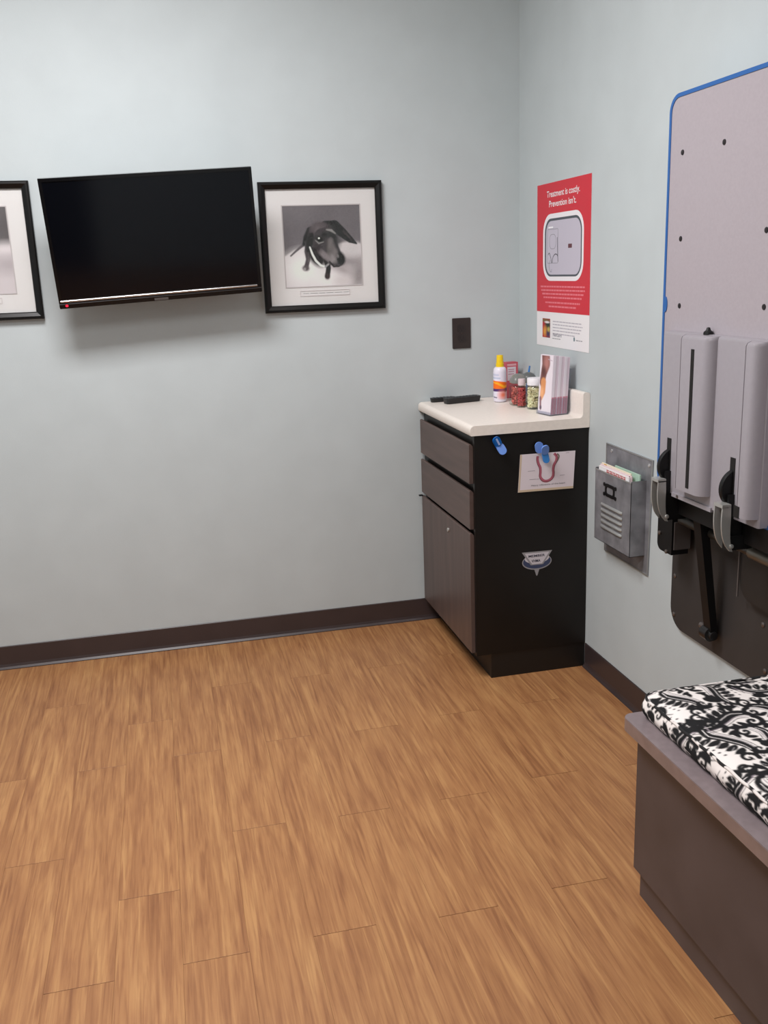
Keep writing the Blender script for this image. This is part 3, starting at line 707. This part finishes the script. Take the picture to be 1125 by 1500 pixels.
# brochures in an acrylic holder
A = Vector((-.126, -.497, 0)); B = Vector((-.110, -.577, 0)); ab = (B-A).normalized(); pp = Vector((-ab.y, ab.x, 0))   # pp: into the stack, towards the wall
LB = (B-A).length
def hold(name, x0, x1, y0, y1, z0, z1, m, parent, bevel=0., lean=.0):
    bm = bmesh.new(); add_box(bm, x0, x1, y0, y1, z0, z1)
    for v in bm.verts:
        x, y, z = v.co; v.co = A + ab*x + pp*(y+.062*z) + Vector((0, 0, ZT+.0004+z))
    return bm_obj(name, bm, m, parent, bevel=bevel)
t = thing('brochure_holder', 'clear acrylic brochure holder at the right end of the counter', 'holder', (-.075, -.53, ZT))
hold('base', -.003, LB+.003, -.003, .073, 0, .002, ACRY, t); hold('front_lip', -.003, LB+.003, -.003, -.001, .002, .012, ACRY, t)
hold('side_panel', LB+.001, LB+.003, -.001, .073, .002, .060, ACRY, t); hold('side_panel', -.003, -.001, -.001, .073, .002, .060, ACRY, t)
hold('back_panel', -.003, LB+.003, .073, .075, .002, .160, ACRY, t)
pages = mat('brochure_paper', (228, 220, 230), .5); pages2 = mat('brochure_paper_pink', (220, 204, 216), .5)
labs = ['front brochure in the acrylic holder, its cover showing a brown dog'] + ['%s brochure behind the front one in the acrylic holder' % s for s in ('second', 'third', 'fourth', 'fifth', 'sixth')]
for k in range(6):
    y0 = .001+k*.0118; wd = .0110
    b = thing('brochure', labs[k], 'brochure', tuple(A+ab*(LB/2)+pp*(y0+.006)+Vector((0, 0, ZT+.003))), 'brochures in the acrylic holder')
    hold('pages', .001, LB-.001-.0015*(k % 2), y0, y0+wd, .0025, .2085-.002*k, pages if k % 2 == 0 else pages2, b, bevel=.0008)
    hold('lower_band', LB-.0012-.0015*(k % 2), LB-.0004-.0015*(k % 2), y0+.001, y0+wd-.001, .004, .064, mat('brochure_red', (200, 136, 154), .5), b)
    if k == 0:
        c = Canvas(40, 100, 2, (228, 220, 228)); c.stroke([(16, 0), (18, 14), (13, 30), (9, 46)], [12, 12, 9, 8], (126, 84, 80), 3)
        c.ell(20, 12, 8, 12, (176, 122, 116), 0, .6); c.ell(12, 28, 6, 8, (96, 62, 60), 0, .6); c.stroke([(13, 46), (13, 62), (8, 74)], [8, 7, 4], (214, 146, 96), 3); c.ell(10, 64, 5, 8, (236, 176, 130), 0, .7); c.stroke([(6, 74), (8, 92)], [3, 2.4], (140, 104, 110), 2); c.ell(8, 90, 3, 3, (90, 76, 96), 0, .6)
        c.stroke([(24, 6), (37, 8)], [.6, .6], (190, 170, 184), 1); 
        Hh, Ww = c.a.shape[:2]; idx = np.arange(Hh*Ww).reshape(Hh, Ww); V = []
        for j in range(Hh):
            for i in range(Ww):
                V.append(A+ab*(.002+(LB-.004)*i/(Ww-1))+pp*(y0-.0004+.062*(.206-.202*j/(Hh-1)))+Vector((0, 0, ZT+.0004+.206-.202*j/(Hh-1))))
        F = np.stack([idx[1:, :-1], idx[1:, 1:], idx[:-1, 1:], idx[:-1, :-1]], -1).reshape(-1, 4)
        me = bpy.data.meshes.new('cover'); me.from_pydata(V, [], F.tolist()); me.update()
        at = me.color_attributes.new('Col', 'FLOAT_COLOR', 'POINT'); at.data.foreach_set('color', np.concatenate([c.a.reshape(-1, 3), np.ones((Hh*Ww, 1))], 1).ravel())
        link('cover', me, PAINT, b)

# ------------------------------------------------------------------ metal wall file
t = thing('wall_file', 'galvanised metal wall file holder with louvres, beside the cabinet', 'file holder', (0, -.95, .487))
PR2 = Plane((-.0005, 0, 0), (0, -1, 0))
bm = bmesh.new(); add_prism(bm, [(.800, .487), (1.100, .487), (1.110, .856), (.799, .859)], PR2.o, PR2.r, PR2.u, 0, .003); bm_obj('back_plate', bm, METAL, t, bevel=.0006)
PR2.ring('hemmed_edge', [(.800, .487), (1.100, .487), (1.110, .856), (.799, .859)], [(.804, .491), (1.096, .491), (1.106, .852), (.803, .855)], .003, .0045, METALL, t)
bm = bmesh.new(); Y0, Y1, X1, Z0, Z1 = -.828, -1.075, -.055, .545, .787
add_box(bm, X1, X1+.0015, Y0, Y1, Z0, Z1-.006); add_box(bm, X1, -.004, Y0, Y0-.0015, Z0, Z1); add_box(bm, X1, -.004, Y1, Y1+.0015, Z0, Z1); add_box(bm, X1, -.004, Y0, Y1, Z0, Z0+.0015)
bm_obj('pocket', bm, METAL, t)
box('rolled_lip', X1-.001, X1+.003, Y0, Y1, Z1-.008, Z1-.004, METALL, t, bevel=.0008)
for k in range(5):
    z = .672-.0185*k; bm = bmesh.new(); n = 8
    rows_ = []
    for s, yy in ((.15, -.874), (.9, -.882), (1, -.95), (.9, -1.014), (.15, -1.022)):
        rows_.append([bm.verts.new((X1-.0002-.0065*s*math.sin(math.pi*i/n)*(1.0), yy, z-.006+.012*i/n)) for i in range(n+1)])
    for a, b in zip(rows_, rows_[1:]):
        for i in range(n): bm.faces.new((a[i], a[i+1], b[i+1], b[i]))
    bm_obj('louvre', bm, METALL, t, smooth=True)
lh = Plane((X1, 0, 0), (0, -1, 0))
lo = lh.ring('label_holder', rrect(.902, .968, .706, .748, .010, 4), rrect(.912, .958, .716, .738, .007, 4), 0, .002, DKBK, t)
for a, b in ((.896, .743), (.974, .743), (.896, .711), (.974, .711)): lh.poly('ear', rrect(a-.006, a+.006, b-.006, b+.006, .005, 4), 0, .0025, DKBK, lo)
for y, z in ((-.838, .838), (-1.088, .836)): lathe('screw', [(.0065, 0), (.006, -.002), (.002, -.0035)], (-.0035, y, z), mat('bright_screw', (226, 226, 226), .25, metal=.7), t, axis='X', seg=12)
box('lower_tab', -.018, -.003, -.868, -.845, .522, .545, METAL, t, bevel=.001)
# leaflets in the pocket
mg = [('leaflet', 'front white leaflet with red print in the metal wall file', -.049, -.845, -1.052, .795, WHITE),
      ('leaflet', 'pinkish leaflet just behind the front one in the wall file', -.043, -.842, -1.056, .799, mat('leaflet_pink', (226, 204, 206), .6)),
      ('leaflet', 'cream leaflet with an orange spot, third in the wall file', -.037, -.840, -1.040, .803, mat('leaflet_cream', (232, 222, 200), .6)),
      ('leaflet', 'pale green leaflet at the very back of the wall file', -.020, -.90, -1.066, .803, mat('leaflet_green', (176, 206, 188), .6))]
for k, (nm, lb, x, a, b, z, m) in enumerate(mg):
    o = thing(nm, lb, 'leaflet', (x, (a+b)/2, .5475), 'leaflets in the wall file')
    box('paper', x-.0022, x+.0022, a, b, .548, z, m, o, bevel=.0005)
    if k == 0:
        pl = Plane((x-.0022, 0, 0), (0, -1, 0)); rows = []
        for q in range(2): rows += words(pl, .90, 1.03, .788-.005*q, .003, 60+q)
        pl.polys('red_print', rows, 0, .0004, mat('red_ink', (176, 70, 70), .6), o)
    if k == 2: box('orange_spot', x-.0028, x-.0022, a-.018, a-.036, .780, .8015, mat('orange_ink', (206, 152, 50), .6), o)
    if k == 1: box('maroon_spot', x-.0028, x-.0022, b+.014, b+.007, .780, .7975, mat('maroon_ink', (110, 60, 62), .6), o)

# ------------------------------------------------------------------ folding wall table
t = thing('folding_table', 'grey wall-mounted folding exam table with blue edge, folded up above the bench', 'folding table', (0, -1.7, .38))
WP = Plane((-.0005, 0, 0), (0, -1, 0))
def corner_poly(u0, u1, v0, v1, r, n=8):   # only the lower-left corner round
    P_ = [(u1, v0), (u1, v1), (u0, v1)]
    for i in range(n+1):
        a = math.radians(180+90*i/n); P_.append((u0+r+r*math.cos(a), v0+r+r*math.sin(a)))
    return P_
WP.poly('wall_plate', corner_poly(1.258, 2.15, .388, 1.1, .065), 0, .012, DKPL, t)
for y, z in ((-1.277, .544), (-1.279, .426), (-1.70, .547), (-1.72, .43), (-2.05, .5)):
    lathe('bolt', [(.007, 0), (.007, -.002), (.004, -.004), (.001, -.0045)], (-.0125, y, z), mat('dull_bolt', (112, 104, 100), .35, metal=.7), t, axis='X', seg=14)
TT = Plane((-.085, 0, 0), (0, -1, 0))
ins = rrect(1.335, 2.142, .846, 1.830, .034); out = rrect(1.3255, 2.15, .8365, 1.8395, .043)
tt = TT.poly('tabletop', rrect(1.3345, 2.1425, .8455, 1.8305, .034), 0, .0245, TABLE, t)
er = TT.ring('edge_trim', out, ins, -.001, .0262, BLUE, tt); er['label'] = 'blue rubber edge trim'
TT.poly('trim_nick', ellp(1.338, 1.327, .009, .020, 16), .0247, .0266, BLUE, tt)
for y, z in ((-1.393, 1.698), (-1.575, 1.699), (-1.400, 1.491), (-1.407, 1.325), (-1.763, 1.332), (-1.755, 1.496), (-1.77, 1.70), (-1.96, 1.70), (-1.95, 1.33)):
    lathe('screw', [(.0068, 0), (.0064, -.0015), (.003, -.0024), (.001, -.0024)], (-.1095, y, z), mat('dark_screw', (40, 36, 38), .4, metal=.3), tt, axis='X', seg=12)
# moulded cover with two raised channels
cv = bmesh.new()
def tapered(bm, pf, levels):
    rings = []
    for z, sh in levels:
        rings.append([bm.verts.new((min(-.110, x+sh), -u, z)) for u, x in pf])
    for a, b in zip(rings, rings[1:]):
        for i in range(len(pf)-1): bm.faces.new((a[i], a[i+1], b[i+1], b[i]))
        bm.faces.new((a[-1], a[0], b[0], b[-1]))
    bm.faces.new(rings[0][::-1]); bm.faces.new(rings[-1])
tapered(cv, [(1.376, -.1098), (1.376, -.131), (1.380, -.135), (1.824, -.135), (1.828, -.131), (1.828, -.1098)], [(.841, 0), (1.252, 0), (1.259, .003), (1.262, .010)])
hs = bm_obj('moulded_cover', cv, HOUS, t, smooth=True)
def channel(u0, u1, rw, z0, xf=-.165):
    P_ = [(u0, -.134), (u0, xf+.004), (u0+.003, xf), (u0+.006, xf), (u0+.0065, xf+.003), (u0+.0085, xf+.003), (u0+.009, xf), (u1, xf)]  # shallow groove by the left edge, added to make a thin line of shade
    for i in range(1, 9):
        a = math.radians(90*i/8); P_.append((u1+rw*math.sin(a), xf+(-.134-xf)*(1-math.cos(a))))
    bm = bmesh.new(); tapered(bm, P_, [(z0, 0), (1.250, 0), (1.257, .003), (1.261, .012)])
    return bm_obj('raised_channel', bm, HOUS, hs, smooth=True)
channel(1.510, 1.604, .026, .872); channel(1.780, 1.806, .020, .862)
box('cover_lip', -.139, -.110, -1.455, -1.640, .835, .846, HOUS, hs, bevel=.002)
box('corner_notch', -.1664, -.150, -1.7765, -1.7975, .8605, .888, GAPS, hs)
box('slot', -.1662, -.1600, -1.5655, -1.5790, .884, 1.229, GAPS, hs)
for y in (-1.418, -1.708): box('cam_slot', -.1362, -.120, y, y-.020, .84, .986, GAPS, hs)
lathe('screw', [(.004, 0), (.004, -.002), (.001, -.0025)], (-.1395, -1.485, .841), mat('dull_bolt', (112, 104, 100)), hs, axis='X', seg=10)
lathe('top_knob', [(.012, 0), (.011, .006), (.006, .010), (.004, .016), (.001, .017)], (-.122, -1.566, 1.262), DKBK, hs, seg=14)
for y in (-1.420, -1.710):
    lathe('cam', [(.046, 0), (.048, -.002), (.048, -.011), (.046, -.013)], (-.118, y, .912), DKBK, t, axis='Y', seg=40)
    box('cam_arm', -.150, -.112, y-.001, y-.022, .80, .90, DKBK, t, bevel=.003)
# U-shaped release levers
for y0, y1 in ((-1.412, -1.448), (-1.710, -1.746)):
    prof = smooth_pts([(-.174, .876), (-.175, .84), (-.172, .81), (-.164, .785), (-.150, .766)], 4)
    prof2 = smooth_pts([(-.142, .764), (-.149, .79), (-.151, .82), (-.151, .85), (-.152, .876)], 4)
    lv = None
    for ya, nm in ((y0, 'lever_side'), (y1+.004, 'lever_side')):
        bm = bmesh.new(); add_prism(bm, [(p[0], p[1]) for p in prof+prof2], (0, ya, 0), (1, 0, 0), (0, 0, 1), 0, .004)
        if lv is None: lv = bm_obj('release_lever', bm, LIGHTM, t, bevel=.001)
        else: bm_obj('lever_side', bm, LIGHTM, lv, bevel=.001)
    box('lever_bridge', -.175, -.152, y0, y1, .873, .881, LIGHTM, lv, bevel=.003)
    lathe('rivet', [(.006, 0), (.005, -.003), (.001, -.004)], (-.146, y1, .778), LIGHTM, lv, axis='Y', seg=12)
    bm = bmesh.new(); add_box(bm, -.150, -.085, y1+.008, y1+.030, .765, .80); bm_obj('lever_stub', bm, DKBK, lv, bevel=.002)
# frame under the table
box('frame_beam', -.108, -.050, -1.39, -2.08, .780, .834, DKBK, t, bevel=.003)
box('frame_beam', -.050, -.013, -1.300, -2.08, .80, .86, DKBK, t, bevel=.003)
bm = bmesh.new(); add_prism(bm, corner_poly(1.290, 1.368, .640, .79, .022), (-.030, 0, 0), (0, -1, 0), (0, 0, 1), 0, .052)
hb = bm_obj('hinge_block', bm, DKBK, t, bevel=.003)
box('hinge_plate', -.076, -.026, -1.3685, -1.3715, .655, .735, mat('grey_plate', (84, 78, 76), .5), hb)
for z in (.70, .655): lathe('bolt', [(.006, 0), (.006, -.004), (.002, -.006)], (-.0825, -1.305 if z > .69 else -1.345, z-.01), mat('dull_bolt', (112, 104, 100)), hb, axis='X', seg=12)
lathe('cross_tube', [(.013, -2.08), (.013, -1.373)], (-.056, 0, .742), mat('tube_grey', (74, 72, 68), .35, metal=.5), t, axis='Y', seg=24)
lathe('tube_collar', [(.017, -1.79), (.017, -1.70)], (-.056, 0, .742), mat('collar_grey', (120, 118, 110), .35, metal=.6), t, axis='Y', seg=24)
# strut
bm = bmesh.new()
pr_ = [(-.104, .852), (-.078, .852), (-.022, .452), (-.040, .440)]
add_prism(bm, pr_, (0, -1.488, 0), (1, 0, 0), (0, 0, 1), 0, .034); st = bm_obj('support_strut', bm, DKBK, t, bevel=.003)
lathe('pivot', [(.010, .004), (.020, 0), (.020, -.03), (.012, -.032), (.012, -.044), (.004, -.046)], (-.036, -1.482, .452), mat('pivot_black', (26, 25, 25), .35), st, axis='Y', seg=20)
lathe('pivot_pin', [(.009, .026), (.009, 0)], (-.032, -1.482, .460), mat('dull_bolt', (112, 104, 100)), st, axis='Y', seg=14)
bm = bmesh.new(); add_prism(bm, corner_poly(1.628, 2.05, .600, .80, .05), (-.014, 0, 0), (0, -1, 0), (0, 0, 1), 0, .024); sh_ = bm_obj('shroud', bm, mat('shroud_dark', (30, 28, 27), .45), t, bevel=.002)
box('shroud_edge', -.042, -.0385, -1.6235, -1.6275, .60, .80, mat('grey_plate', (84, 78, 76)), sh_)

# ------------------------------------------------------------------ bench
BE, BY0, BY1 = -1.900, -1.900, -3.55
t = thing('bench', 'grey-brown laminate box bench along the right wall, lower right', 'bench', (-.23, -2.6, 0))
box('base_box', -.457, -.018, BY0, BY1, .076, .4315, BENCHP, t, bevel=.001)
box('toe_kick', -.441, -.018, BY0-.004, BY1, .0005, .0755, mat('bench_toe', (80, 72, 72), .36, var=.08, scale=20, stretch=(1, .3, .3)), t)
bm = bmesh.new()
def seat_outline(o_):
    r = .022; P_ = [(-.018, BY1), (-.018, BY0+.014-o_)]
    for i in range(7):
        a = math.radians(90+90*i/6); P_.append((-.492+o_+r+r*math.cos(a), BY0+.014-o_-r+r*math.sin(a)))
    P_.append((-.492+o_, BY1)); return P_
add_prism(bm, seat_outline(.0), (0, 0, 0), (1, 0, 0), (0, 1, 0), .432, .4605); sb = bm_obj('seat_board', bm, BENCHE, t, bevel=.0)
bm = bmesh.new(); add_prism(bm, seat_outline(.0008), (0, 0, 0), (1, 0, 0), (0, 1, 0), .4606, .4622); bm_obj('laminate_surface', bm, BENCHT, sb)

# damask cushion -------------------------------------------------------------
CX0, CX1, CY0, CY1, CZ0, CZ1 = -.452, -.020, -1.894, -3.50, .4630, .5235
def damask():
    # unfolded cloth: u across (mm) 0..540, v along (mm) 0..1700 ; drawn in mm
    Wm, Hm, k = 560, 900, .62
    c = Canvas(Wm, Hm, k, (232, 226, 222)); INK = (22, 22, 24)
    def T(cx, cy, ang, mir, s):
        ca, sa = math.cos(math.radians(ang)), math.sin(math.radians(ang))
        return lambda p: (cx+s*(ca*p[0]*mir-sa*p[1]), cy+s*(sa*p[0]*mir+ca*p[1]))
    def spiral(f, x, y, r, a0, turns, w0, w1, s, col=INK, n=26):
        pts = []; rd = []
        for i in range(n+1):
            q = i/n; a = math.radians(a0+360*turns*q); R = r*(1-q)**.8
            pts.append(f((x+R*math.cos(a), y+R*math.sin(a)))); rd.append(1.25*s*(w0+(w1-w0)*q))
        c.stroke(pts, rd, col, 1.5)
    def leaf(f, x, y, L, wd, ang, s, bend=20):
        pts = []; rd = []
        for i in range(9):
            q = i/8; a = math.radians(ang+bend*q); pts.append(f((x+L*q*math.cos(a), y+L*q*math.sin(a)))); rd.append(1.75*s*wd*math.sin(math.pi*min(1, .12+q*.95))**.8+.25)
        c.stroke(pts, rd, INK, 1.5)
    def motif(cx, cy, ang, mir, s):
        f = T(cx, cy, ang, mir, s)
        # big acanthus stem
        S = smooth_pts([(-62, 46), (-40, 52), (-14, 40), (6, 14), (26, -10), (54, -18), (74, -4)], 5)
        c.stroke([f(p) for p in S], [s*(2.0+(11 if abs(ang) < 40 else 7.5)*math.sin(math.pi*i/(len(S)-1))**.7) for i in range(len(S))], INK, 1.5)
        S2 = smooth_pts([(-60, 62), (-34, 66), (-6, 54), (18, 28), (36, 6), (58, 0)], 5)
        c.stroke([f(p) for p in S2], s*1.0, INK, 1.3)
        S3 = smooth_pts([(-60, 57), (-34, 60), (-8, 49), (14, 24), (33, 1), (58, -6)], 5)
        c.stroke([f(p) for p in S3], s*1.3, (150, 140, 146), 1.3)
        spiral(f, 64, 14, 20, -80, 1.25, 5.5, 1.8, s); c.ell(*f((64, 14)), 4*s, 4*s, INK, 0, .3)
        spiral(f, -64, 32, 18, 100, -1.15, 4.5, 1.6, s)
        # feathered fingers
        for i, (x, y) in enumerate([(-30, 34), (-18, 24), (-8, 12), (2, 0), (14, -14), (28, -26)]):
            leaf(f, x, y, 30-1.5*i, 4.6, 205+9*i, s, 26)
        for i, (x, y) in enumerate([(24, 30), (34, 22), (40, 30), (12, 44)]):
            leaf(f, x, y, 24, 3.6, 62-22*i, s, -22)
        # palmette
        for i in range(5): leaf(f, 2, -62, 30-3*abs(i-2), 4.8, -150+30*i, s, 0)
        spiral(f, -22, -50, 15, 0, 1.1, 4, 1.2, s); spiral(f, 26, -52, 15, 180, -1.1, 4, 1.2, s)
        leaf(f, -6, -40, 40, 5.0, 150, s, 30); leaf(f, 8, -40, 40, 4.4, 20, s, -34)
        c.stroke([f(p) for p in smooth_pts([(-50, -20), (-34, -34), (-12, -34), (6, -46)], 5)], s*1.2, INK, 1.2)
        for i in range(4): c.ell(*f((-44+11*i, -4-7*i)), 3*s, 2.2*s, INK, 30, .3)
        # white veins
        c.stroke([f(p) for p in smooth_pts([(-34, 48), (-14, 37), (6, 10), (24, -10), (48, -15)], 5)], s*.8, (226, 220, 218), 1.1)
        for i, (x, y) in enumerate([(-24, 20), (-6, 0), (12, -20)]): c.stroke([f((x, y)), f((x-16, y-12))], s*.5, (210, 204, 204), 1.0, .8)
    r = 0
    for j in range(-1, 10):
        for i in range(-1, 6):
            cx = i*124 + (62 if j % 2 else 0) + 40; cy = j*96 + 46
            motif(cx+8*math.sin(i*2.3+j), cy+7*math.sin(j*1.7+i*3), (-34, 62, 22, -78, 8, 48)[(i*2+j*3) % 6], 1 if (i+j) % 2 else -1, (1.04, .88, .96)[(i+j) % 3])
    return c.a, k, Wm, Hm
DIMG, DK, DW, DH = damask()
def cloth_col(u, v):   # mm arrays -> colour, mirrored repeats along v
    v = np.mod(v, DH); iu = np.clip(u*DK-.5, 0, DIMG.shape[1]-1.001); iv = np.clip(v*DK-.5, 0, DIMG.shape[0]-1.001)
    a, b = iu.astype(int), iv.astype(int); fu, fv = (iu-a)[..., None], (iv-b)[..., None]
    return DIMG[b, a]*(1-fu)*(1-fv)+DIMG[b, a+1]*fu*(1-fv)+DIMG[b+1, a]*(1-fu)*fv+DIMG[b+1, a+1]*fu*fv
cu = thing('bench_cushion', 'black and white damask seat cushion lying on the bench', 'cushion', (-.23, -2.6, CZ0))
def cloth_patch(name, S, Tt, fn):
    """grid over parameters S x T; fn(s,t)->(P, u, v)"""
    s, t_ = np.meshgrid(S, Tt); P_, u, v = fn(s, t_); H_, W_ = s.shape
    idx = np.arange(H_*W_).reshape(H_, W_); F = np.stack([idx[:-1, :-1], idx[:-1, 1:], idx[1:, 1:], idx[1:, :-1]], -1).reshape(-1, 4)
    me = bpy.data.meshes.new(name); me.from_pydata(P_.reshape(-1, 3).tolist(), [], F.tolist()); me.update()
    at = me.color_attributes.new('Col', 'FLOAT_COLOR', 'POINT'); cc = cloth_col(u, v).reshape(-1, 3)
    at.data.foreach_set('color', np.concatenate([cc, np.ones((len(cc), 1))], 1).ravel())
    return link(name, me, CLOTH, cu, smooth=True)
CLOTH = paintmat('damask_cloth', .85, .15)
LX, LY, HZ = CX1-CX0, CY0-CY1, CZ1-CZ0
RC_ = .035   # plan corner radius
def plan_clamp(x, y):
    """round the two far corners in plan; x from left edge, y from far edge (both >=0)"""
    qx = np.maximum(RC_-x, 0); qy = np.maximum(RC_-y, 0); d_ = np.hypot(qx, qy); both = (qx > 0) & (qy > 0) & (d_ > 1e-9)
    m_ = np.maximum(qx, qy); k_ = np.where(both, m_/np.where(d_ > 0, d_, 1), 1.0)
    return np.where(both, RC_-qx*k_, x), np.where(both, RC_-qy*k_, y)
def top_fn(s, t_):
    x, y = plan_clamp(s, t_)
    e = np.minimum(np.minimum(s, t_), np.minimum(LX-s, LY-t_))
    z = CZ1 - .017*np.exp(-e/.022) + .004*np.sin(s*17)*np.sin(t_*13+1) + .0012*np.sin(t_*95+3*np.sin(s*30))*np.exp(-e/.05)
    return np.stack([CX0+x, CY0-y, z], -1), 70+s*1000, 70+t_*1000
dn = .0021
near = np.arange(0, .72, dn); far_ = np.linspace(near[-1], LY, 240)[1:]
cloth_patch('top_cloth', np.linspace(0, LX, int(LX/dn)), np.concatenate([near, far_]), top_fn)
ZE = CZ1-.017
def bulge(h): return .010*np.sin(np.pi*np.clip(h, 0, 1))
def side_fn(t_, h):      # left border, h 0 top .. 1 bottom
    x, y = plan_clamp(np.zeros_like(t_), t_); wob = .0012*np.sin(t_*80)
    return np.stack([CX0+x-bulge(h)-wob*np.sin(np.pi*h)+.004*h, CY0-y, ZE+.0002-h*(ZE-CZ0)+.0012*np.sin(t_*95)*(1-h)], -1), 70-h*48, 70+t_*1000
cloth_patch('border_cloth', np.concatenate([near, far_]), np.linspace(0, 1, 24), side_fn)
def end_fn(s, h):
    x, y = plan_clamp(s, np.zeros_like(s))
    return np.stack([CX0+x, CY0-y+bulge(h)*.6, ZE+.0002-h*(ZE-CZ0)], -1), 70+s*1000, 70-h*48
cloth_patch('border_cloth', np.linspace(0, LX, 210), np.linspace(0, 1, 24), end_fn)
# piping along the top seam: black and white twisted by the cloth
pts = [(CX0+.001, y, ZE+.0018+.0012*math.sin((CY0-y)*95)) for y in np.linspace(CY1, CY0-RC_, 120)]
for i in range(1, 9):
    a = math.radians(180-90*i/8); pts.append((CX0+RC_+(RC_-.001)*math.cos(a), CY0-RC_+(RC_-.001)*math.sin(a), ZE+.0018))
pts += [(x, CY0-.001, ZE+.0018) for x in np.linspace(CX0+RC_+.02, CX1, 20)]
pm = bpy.data.materials.new('piping_cloth'); pm.use_nodes = True
nt = pm.node_tree; tc = nt.nodes.new('ShaderNodeTexCoord'); nz = nt.nodes.new('ShaderNodeTexNoise'); nz.inputs['Scale'].default_value = 34; nz.inputs['Detail'].default_value = 1
cr = nt.nodes.new('ShaderNodeValToRGB'); cr.color_ramp.interpolation = 'LINEAR'; cr.color_ramp.elements[0].position = .48; cr.color_ramp.elements[1].position = .53
cr.color_ramp.elements[0].color = rgba((24, 24, 26)); cr.color_ramp.elements[1].color = rgba((228, 222, 218))
nt.links.new(tc.outputs['Object'], nz.inputs['Vector']); nt.links.new(nz.outputs['Fac'], cr.inputs[0]); nt.links.new(cr.outputs[0], nt.nodes['Principled BSDF'].inputs['Base Color'])
nt.nodes['Principled BSDF'].inputs['Roughness'].default_value = .85
tube('piping', pts, .0032, pm, cu, 8)
# foam body that closes the cushion underneath
box('foam', CX0+.014, CX1-.004, CY0-.014, CY1+.004, CZ0, CZ1-.024, mat('cushion_base', (205, 198, 194), .9), cu)
